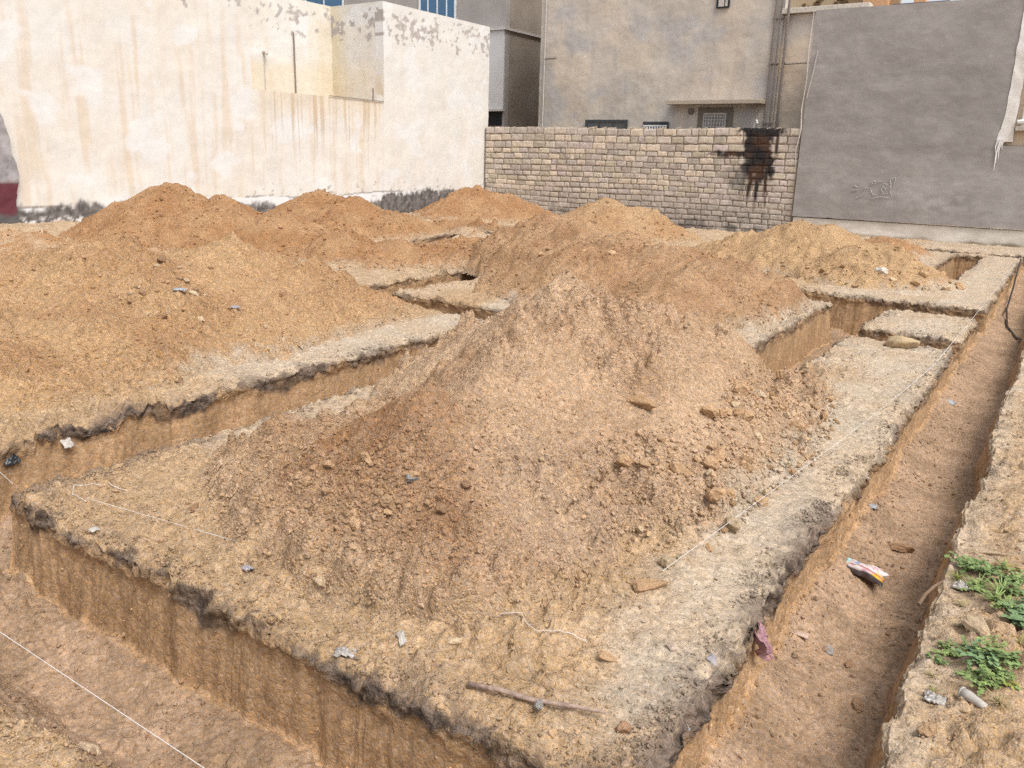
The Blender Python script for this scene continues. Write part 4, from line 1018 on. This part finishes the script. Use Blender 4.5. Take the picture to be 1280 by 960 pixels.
M_film = attr_mat('printed_film', rough=.35, spec=.5, nscale=(9, 40), amt=.1, bump=.001)
def wrapc(U, W):
    c = np.zeros(U.shape + (3,)); c[:] = (.62, .55, .52)
    c = mix(c, (.38, .62, .60), ss(-.55, -.62, U + .15 * W) * (W > 0)); c = mix(c, (.20, .30, .42), ss(.12, .06, np.abs(U + .28)) * (W > -.2))
    c = mix(c, (.50, .22, .26), ss(.0, .2, fbm(U * 3, W * 3, 5, 2)) * .7 * (U > -.2))
    c = mix(c, (.62, .38, .03), (U > .55) * ss(.3, -.1, W)); c = mix(c, (.28, .02, .03), ss(.1, .04, np.abs(W + .32 - .12 * U)))
    c = mix(c, (.04, .025, .02), ss(-.55, -.7, W)); c = mix(c, (.05, .03, .025), ss(-.72, -.85, U) * (W < .1))
    return c
crumple('snack_wrapper', -.69, 4.86, zt(-.69, 4.86) + .015, .14, .075, .065, M_film, 'crumpled colourful snack wrapper with yellow end on the trench floor', 'wrapper', 21, rot=-.28, colfn=wrapc, amp=.3)
# torn black sole-like lump with a loop of wire
o = empty('dried_lump', (-.60, 5.46, zt(-.60, 5.46))); tag(o, 'dark brown lump with a wire loop on the right trench floor', 'debris')
v, f = SH2B[3]; me = bpy.data.meshes.new('lump'); me.from_pydata((v * np.array((.105, .055, .05)) + np.array((.03, 0, .03))).tolist(), [], f.tolist()); me.materials.append(MC_brn)
lo = bpy.data.objects.new('lump', me); COL.objects.link(lo); lo.parent = o
b = MB(); b.tube([(-.07 + .055 * math.cos(a) - .60, 5.46 + .035 * math.sin(a), o.location.z + .02 + .01 * math.sin(a)) for a in np.linspace(0, 6.2, 16)], .004, 5); b.build('wire_loop', M_dark, o)
M_cloth = plain('pink_cloth', (.32, .18, .20), .95, var=.3, nscale=60, bump=.004)
# rag hanging on the trench lip
n = 20; t = np.linspace(0, 1, n); U, W = np.meshgrid(t, t)
X = -.87 + .05 * W ** .8 + .022 * np.sin(U * 17 + 3 * W) * (.3 + W) + .02 * fbm(U * 3, W * 3, 5, 3); Y = 3.38 + (U - .5) * .10 * (1.15 - .5 * W + .25 * np.sin(W * 5)); Z = -.04 - .12 * W + .022 * np.sin(U * 9 + 2) + .02 * fbm(U * 4, W * 2, 8, 3)
V = np.stack([X, Y, Z], -1).reshape(-1, 3); idx = np.arange(n * n).reshape(n, n); F = np.stack([idx[:-1, :-1], idx[:-1, 1:], idx[1:, 1:], idx[1:, :-1]], -1).reshape(-1, 4)
V = np.concatenate([V, V - np.array((.006, 0, .0))]); o = np_mesh('rag', V, np.concatenate([F, F[:, ::-1] + n * n]), M_cloth, None, True, loc=(-.86, 3.36, -.05))
tag(o, 'pink and purple rag sticking out of the right trench wall', 'rag')
M_clear = plain('cloudy_plastic', (.30, .275, .25), .3, .5, var=.25, nscale=30)
M_black = plain('black_plastic', (.014, .015, .018), .35, .5)
M_blue = plain('blue_grey_plastic', (.27, .29, .31), .4, .4)
M_purple = plain('lilac_plastic', (.26, .235, .25), .4, .4)
M_paper = plain('white_paper', (.40, .37, .33), .7, .2)
crumple('plastic_bag', -2.2, 2.10, zt(-2.2, 2.1) - .006, .06, .04, .03, M_clear, 'cloudy plastic bag caught on the front lip of the slab', 'plastic bag', 31, rot=.5, amp=.9)
crumple('plastic_bag', -.90, 2.62, -.07, .035, .04, .04, M_clear, 'white torn plastic bag in the lip at the bottom, right of the stick', 'plastic bag', 33, tilt=(-1.1, 0), amp=.9)
crumple('plastic_bag', -.885, 2.40, -.17, .035, .045, .035, M_clear, 'dirty white plastic bag hanging lowest at the bottom edge of the trench wall', 'plastic bag', 35, tilt=(-1.4, 0), amp=.9)
crumple('plastic_scrap', -.93, 2.97, -.01, .03, .035, .03, M_purple, 'lilac scrap of film on the right lip below the rag', 'litter', 37, tilt=(-.6, 0))
crumple('plastic_scrap', -.84, 5.75, zt(-.8, 5.75) + .01, .07, .05, .03, M_blue, 'blue grey plastic scrap at the foot of the trench wall', 'litter', 39)
crumple('plastic_scrap', -.80, 9.3, zt(-.7, 9.3) + .02, .13, .1, .06, M_blue, 'pale blue bag scrap far along the right trench floor', 'litter', 41)
crumple('plastic_scrap', -7.62, 5.10, zt(-7.62, 5.10) + .005, .085, .05, .04, M_blue, 'blue grey plastic piece on the broad left mound, beside the pale block', 'litter', 43, rot=.6)
crumple('plastic_scrap', -7.14, 5.41, zt(-7.14, 5.41) + .005, .07, .04, .05, M_purple, 'lilac plastic piece on the lower slope of the broad left mound', 'litter', 45, rot=.6)
crumple('black_bag', -5.80, 3.17, -.06, .05, .07, .05, M_black, 'black plastic scrap on the far lip of the left trench', 'plastic bag', 47, tilt=(-.8, 0), amp=.9)
crumple('black_bag', -5.82, 2.48, -.12, .04, .07, .05, M_black, 'torn black bag in the trench wall at the left edge of the view', 'plastic bag', 49, tilt=(-1.3, 0), amp=.9)
crumple('paper_scrap', -5.79, 2.86, -.10, .03, .05, .03, M_paper, 'white scrap stuck in the far wall of the left trench', 'litter', 51, tilt=(-1.2, 0))
crumple('paper_scrap', -4.05, 2.08, zt(-4.05, 2.08) + .006, .03, .03, .03, M_paper, 'white scrap near the front lip at the left', 'litter', 53)
crumple('paper_scrap', -2.04, 2.27, zt(-2.04, 2.27) + .01, .02, .045, .035, M_paper, 'white rag scrap standing in front of the nearest mound', 'litter', 55, rot=1.0, tilt=(0, .5))
crumple('paper_scrap', -3.05, 2.28, zt(-3.05, 2.28) + .006, .035, .03, .025, M_purple, 'lilac grey scrap beside the string at the front', 'litter', 57)
crumple('plastic_bag', -.13, 3.20, zt(-.13, 3.2) + .008, .05, .035, .035, M_clear, 'grey crumpled film on the right bank below the lower weeds', 'plastic bag', 59, amp=.8)
crumple('plastic_bag', -.15, 4.30, zt(-.15, 4.3) + .008, .05, .05, .03, M_clear, 'white litter at the left side of the upper weeds', 'plastic bag', 61, amp=.8)
crumple('paper_scrap', -.80, 3.95, zt(-.8, 3.95) + .01, .05, .03, .02, plain('card', (.45, .33, .26), .9), 'torn brown card piece on the right trench floor', 'litter', 63)
# squashed white cup
o = empty('paper_cup', (0.0, 3.24, zt(0, 3.24))); tag(o, 'crushed white paper cup lying on the right bank', 'cup'); z0 = o.location.z
b = MB(); b.tube([(-.045, 3.265, z0 + .02), (-.02, 3.255, z0 + .02), (.015, 3.235, z0 + .018), (.04, 3.22, z0 + .017)], [.022, .021, .016, .015], 9); b.build('cup_body', M_paper, o, smooth=True)
b = MB(); b.tube([(-.050, 3.268, z0 + .02), (-.044, 3.265, z0 + .02)], .024, 9); b.build('rim', M_paper, o, smooth=True)
# half buried sack on the pale strip
z0 = zt(-1.42, 10.75)
v, f = SH2B[5]; sv = v.copy(); sv = np.sign(sv) * np.abs(sv) ** .85 * np.array((.24, .15, .11)) + np.array((-1.42, 10.12, zt(-1.42, 10.12) + .05))
o = np_mesh('sandbag', sv, f, plain('sack_cloth', (.40, .30, .18), .95, nscale=30, bump=.01), None, True, loc=(-1.42, 10.12, z0))
tag(o, 'rounded tan sack lying on the pale strip before the cut block', 'sack')
# black hose in the right trench far away
b = MB(); b.tube([(-.84, 21.5, .1), (-.80, 20, .02), (-.74, 18, -.15), (-.70, 16.2, -.30), (-.60, 15.0, -.38), (-.42, 14.1, -.40), (-.30, 13.4, -.30), (-.15, 12.8, .03)], .015, 7)
tag(b.build('hose', M_dark, None, (-.7, 16, -.3), smooth=True), 'black hose curving into the far end of the right trench', 'hose')

# weeds on the right bank
def leaf_mat(name, col):
    m = plain(name, col, .55, .35, var=.35, nscale=12)
    b = m.node_tree.nodes['Principled BSDF']
    b.inputs['Subsurface Weight'].default_value = 0
    return m
ML = [leaf_mat('leaf_bright', (.20, .27, .085)), leaf_mat('leaf_mid', (.155, .22, .075)), leaf_mat('leaf_bluish', (.16, .245, .11)), leaf_mat('leaf_yellow', (.26, .27, .06))]
M_stem = plain('stem_green', (.14, .19, .06), .6)
def weed(x, y, size, kind, rnd, mat, label, group):
    z = zt(x, y); size *= .82
    root = empty('weed', (x, y, z)); tag(root, label, 'weed', group)
    lf = MB(); sm = MB()
    nst = 15 if kind != 'grass' else 34
    for i in range(nst):
        a = rnd.uniform(0, 6.283); ln = size * rnd.uniform(.45, 1.1); lean = rnd.uniform(.45, 1.15)
        dx, dy = math.cos(a), math.sin(a)
        P = [Vector((x + dx * ln * lean * t ** 1.3, y + dy * ln * lean * t ** 1.3, z - .01 + ln * (1 - .45 * lean) * (t - .35 * t * t * lean))) for t in (0, .25, .5, .75, 1)]
        if kind == 'grass':
            w = size * .035
            side = Vector((-dy, dx, 0)) * w
            vs = []
            for j, p in enumerate(P):
                k = (1, .95, .8, .5, .05)[j]; vs += [p - side * k, p + side * k]
            lf.add(vs, [(2 * j, 2 * j + 1, 2 * j + 3, 2 * j + 2) for j in range(4)])
            continue
        sm.tube([tuple(p) for p in P], size * .012, 4)
        for j in range(2, 5):
            for q in range(3 if kind == 'clover' else 2):
                b_ = rnd.uniform(0, 6.283); L = size * rnd.uniform(.15, .28) * (1.25 if kind == 'broad' else .85); w = L * (.42 if kind == 'broad' else .40)
                d = Vector((math.cos(b_), math.sin(b_), rnd.uniform(-.25, .45))).normalized(); s_ = d.cross(Vector((0, 0, 1))).normalized(); nrm = s_.cross(d)
                p = P[j]; fold = rnd.uniform(.1, .35)
                ctr = [p, p + d * L * .3 + nrm * L * .05, p + d * L * .65 + nrm * L * .04, p + d * L - nrm * L * .10]
                wd = (.12, .85, 1.0, .12)
                vs = []
                for c_, k in zip(ctr, wd): vs += [c_ - s_ * w * k + nrm * w * k * fold, c_, c_ + s_ * w * k + nrm * w * k * fold]
                fs = []
                for j2 in range(3): fs += [(3 * j2, 3 * j2 + 1, 3 * j2 + 4, 3 * j2 + 3), (3 * j2 + 1, 3 * j2 + 2, 3 * j2 + 5, 3 * j2 + 4)]
                lf.add(vs, fs)
    lf.build('leaves', mat, root, (x, y, z), smooth=True)
    if sm.v: sm.build('stems', M_stem, root, (x, y, z))
rw = random.Random(3)
up_lab = 'low leafy green weed growing in the upper patch on the right bank'; lo_lab = 'small clover-like weed growing in the lower patch on the right bank'
for (x, y, s, k, m) in [(-.14, 4.52, .13, 'broad', 1), (-.05, 4.50, .15, 'clover', 1), (.04, 4.46, .14, 'clover', 1), (-.08, 4.36, .15, 'grass', 0), (.02, 4.30, .17, 'grass', 0), (.0, 4.2, .15, 'grass', 0), (-.1, 4.28, .11, 'clover', 0),
                        (.10, 4.33, .14, 'clover', 1), (.06, 4.16, .15, 'grass', 0), (.13, 4.15, .14, 'broad', 2), (.10, 4.02, .14, 'broad', 2), (.17, 3.95, .15, 'broad', 2), (.2, 4.12, .15, 'clover', 1), (.03, 4.06, .10, 'clover', 0)]:
    weed(x, y, s, k, rw, ML[m], up_lab, 'weeds in the upper patch on the right bank')
for (x, y, s, k, m) in [(-.13, 3.62, .10, 'clover', 0), (-.06, 3.66, .11, 'clover', 1), (-.02, 3.56, .11, 'broad', 2), (.03, 3.62, .11, 'clover', 0), (-.02, 3.45, .10, 'clover', 1), (.04, 3.48, .12, 'clover', 1), (.02, 3.37, .11, 'clover', 0),
                        (.07, 3.40, .10, 'clover', 0), (-.17, 3.50, .08, 'clover', 1), (.09, 3.55, .09, 'broad', 1), (.11, 3.40, .06, 'clover', 3), (-.14, 3.28, .05, 'grass', 3)]:
    weed(x, y, s, k, rw, ML[m], lo_lab, 'weeds in the lower patch on the right bank')

M_dry = plain('dry_stem', (.36, .29, .15), .8)
for (x, y, s) in [(-.18, 4.40, .10), (.02, 4.58, .12), (-.12, 4.12, .09), (.12, 3.78, .10), (-.10, 3.86, .08), (.08, 3.25, .09), (-.16, 3.40, .06), (.2, 3.6, .10)]:
    weed(x, y, s, 'grass', rw, M_dry if s < .095 else ML[3], 'straggly yellowing grass tuft among the weeds on the right bank', 'dry tufts on the right bank')

# ------------------------------------------------------------------ camera, light, world
cam = bpy.data.cameras.new('camera'); cam.lens = 36 * 1021 / 1280; cam.sensor_width = 36; cam.clip_end = 500; cam.clip_start = .05
co = bpy.data.objects.new('camera', cam); COL.objects.link(co)
pi, ya, ro = [math.radians(a) for a in (15.56, -33.75, 1.585)]
fw = Vector((math.sin(ya) * math.cos(pi), math.cos(ya) * math.cos(pi), -math.sin(pi)))
rt = Vector((math.cos(ya), -math.sin(ya), 0)); up = rt.cross(fw)
r2 = rt * math.cos(ro) + up * math.sin(ro); u2 = -rt * math.sin(ro) + up * math.cos(ro)
co.matrix_world = Matrix(((r2.x, u2.x, -fw.x, 0), (r2.y, u2.y, -fw.y, 0), (r2.z, u2.z, -fw.z, 2.0), (0, 0, 0, 1)))
scene.camera = co

SUN_EL, SUN_AZ = math.radians(58), math.radians(112)      # azimuth clockwise from +Y: light from the right, a little from behind the plot
su = bpy.data.lights.new('sun', 'SUN'); su.energy = 1.45; su.angle = math.radians(22); su.color = (1, .965, .92)
so = bpy.data.objects.new('sun', su); COL.objects.link(so)
d = Vector((math.sin(SUN_AZ) * math.cos(SUN_EL), math.cos(SUN_AZ) * math.cos(SUN_EL), math.sin(SUN_EL)))
so.rotation_euler = d.to_track_quat('Z', 'Y').to_euler()
w = bpy.data.worlds.new('World'); scene.world = w; w.use_nodes = True
nt = w.node_tree; bg = nt.nodes['Background']
sky = nt.nodes.new('ShaderNodeTexSky'); sky.sky_type = 'NISHITA'; sky.sun_disc = False
sky.sun_elevation = SUN_EL; sky.sun_rotation = SUN_AZ; sky.dust_density = 4; sky.air_density = 1.0; sky.ozone_density = 1
hs = nt.nodes.new('ShaderNodeHueSaturation'); hs.inputs['Saturation'].default_value = .3
nt.links.new(sky.outputs[0], hs.inputs['Color']); nt.links.new(hs.outputs[0], bg.inputs['Color'])
bg.inputs['Strength'].default_value = .15
vs = scene.view_settings; vs.view_transform = 'Standard'; vs.look = 'None'; vs.gamma = 1; vs.exposure = .62; vs.use_curve_mapping = False
scene.render.engine = 'CYCLES'
scene.cycles.use_denoising = False
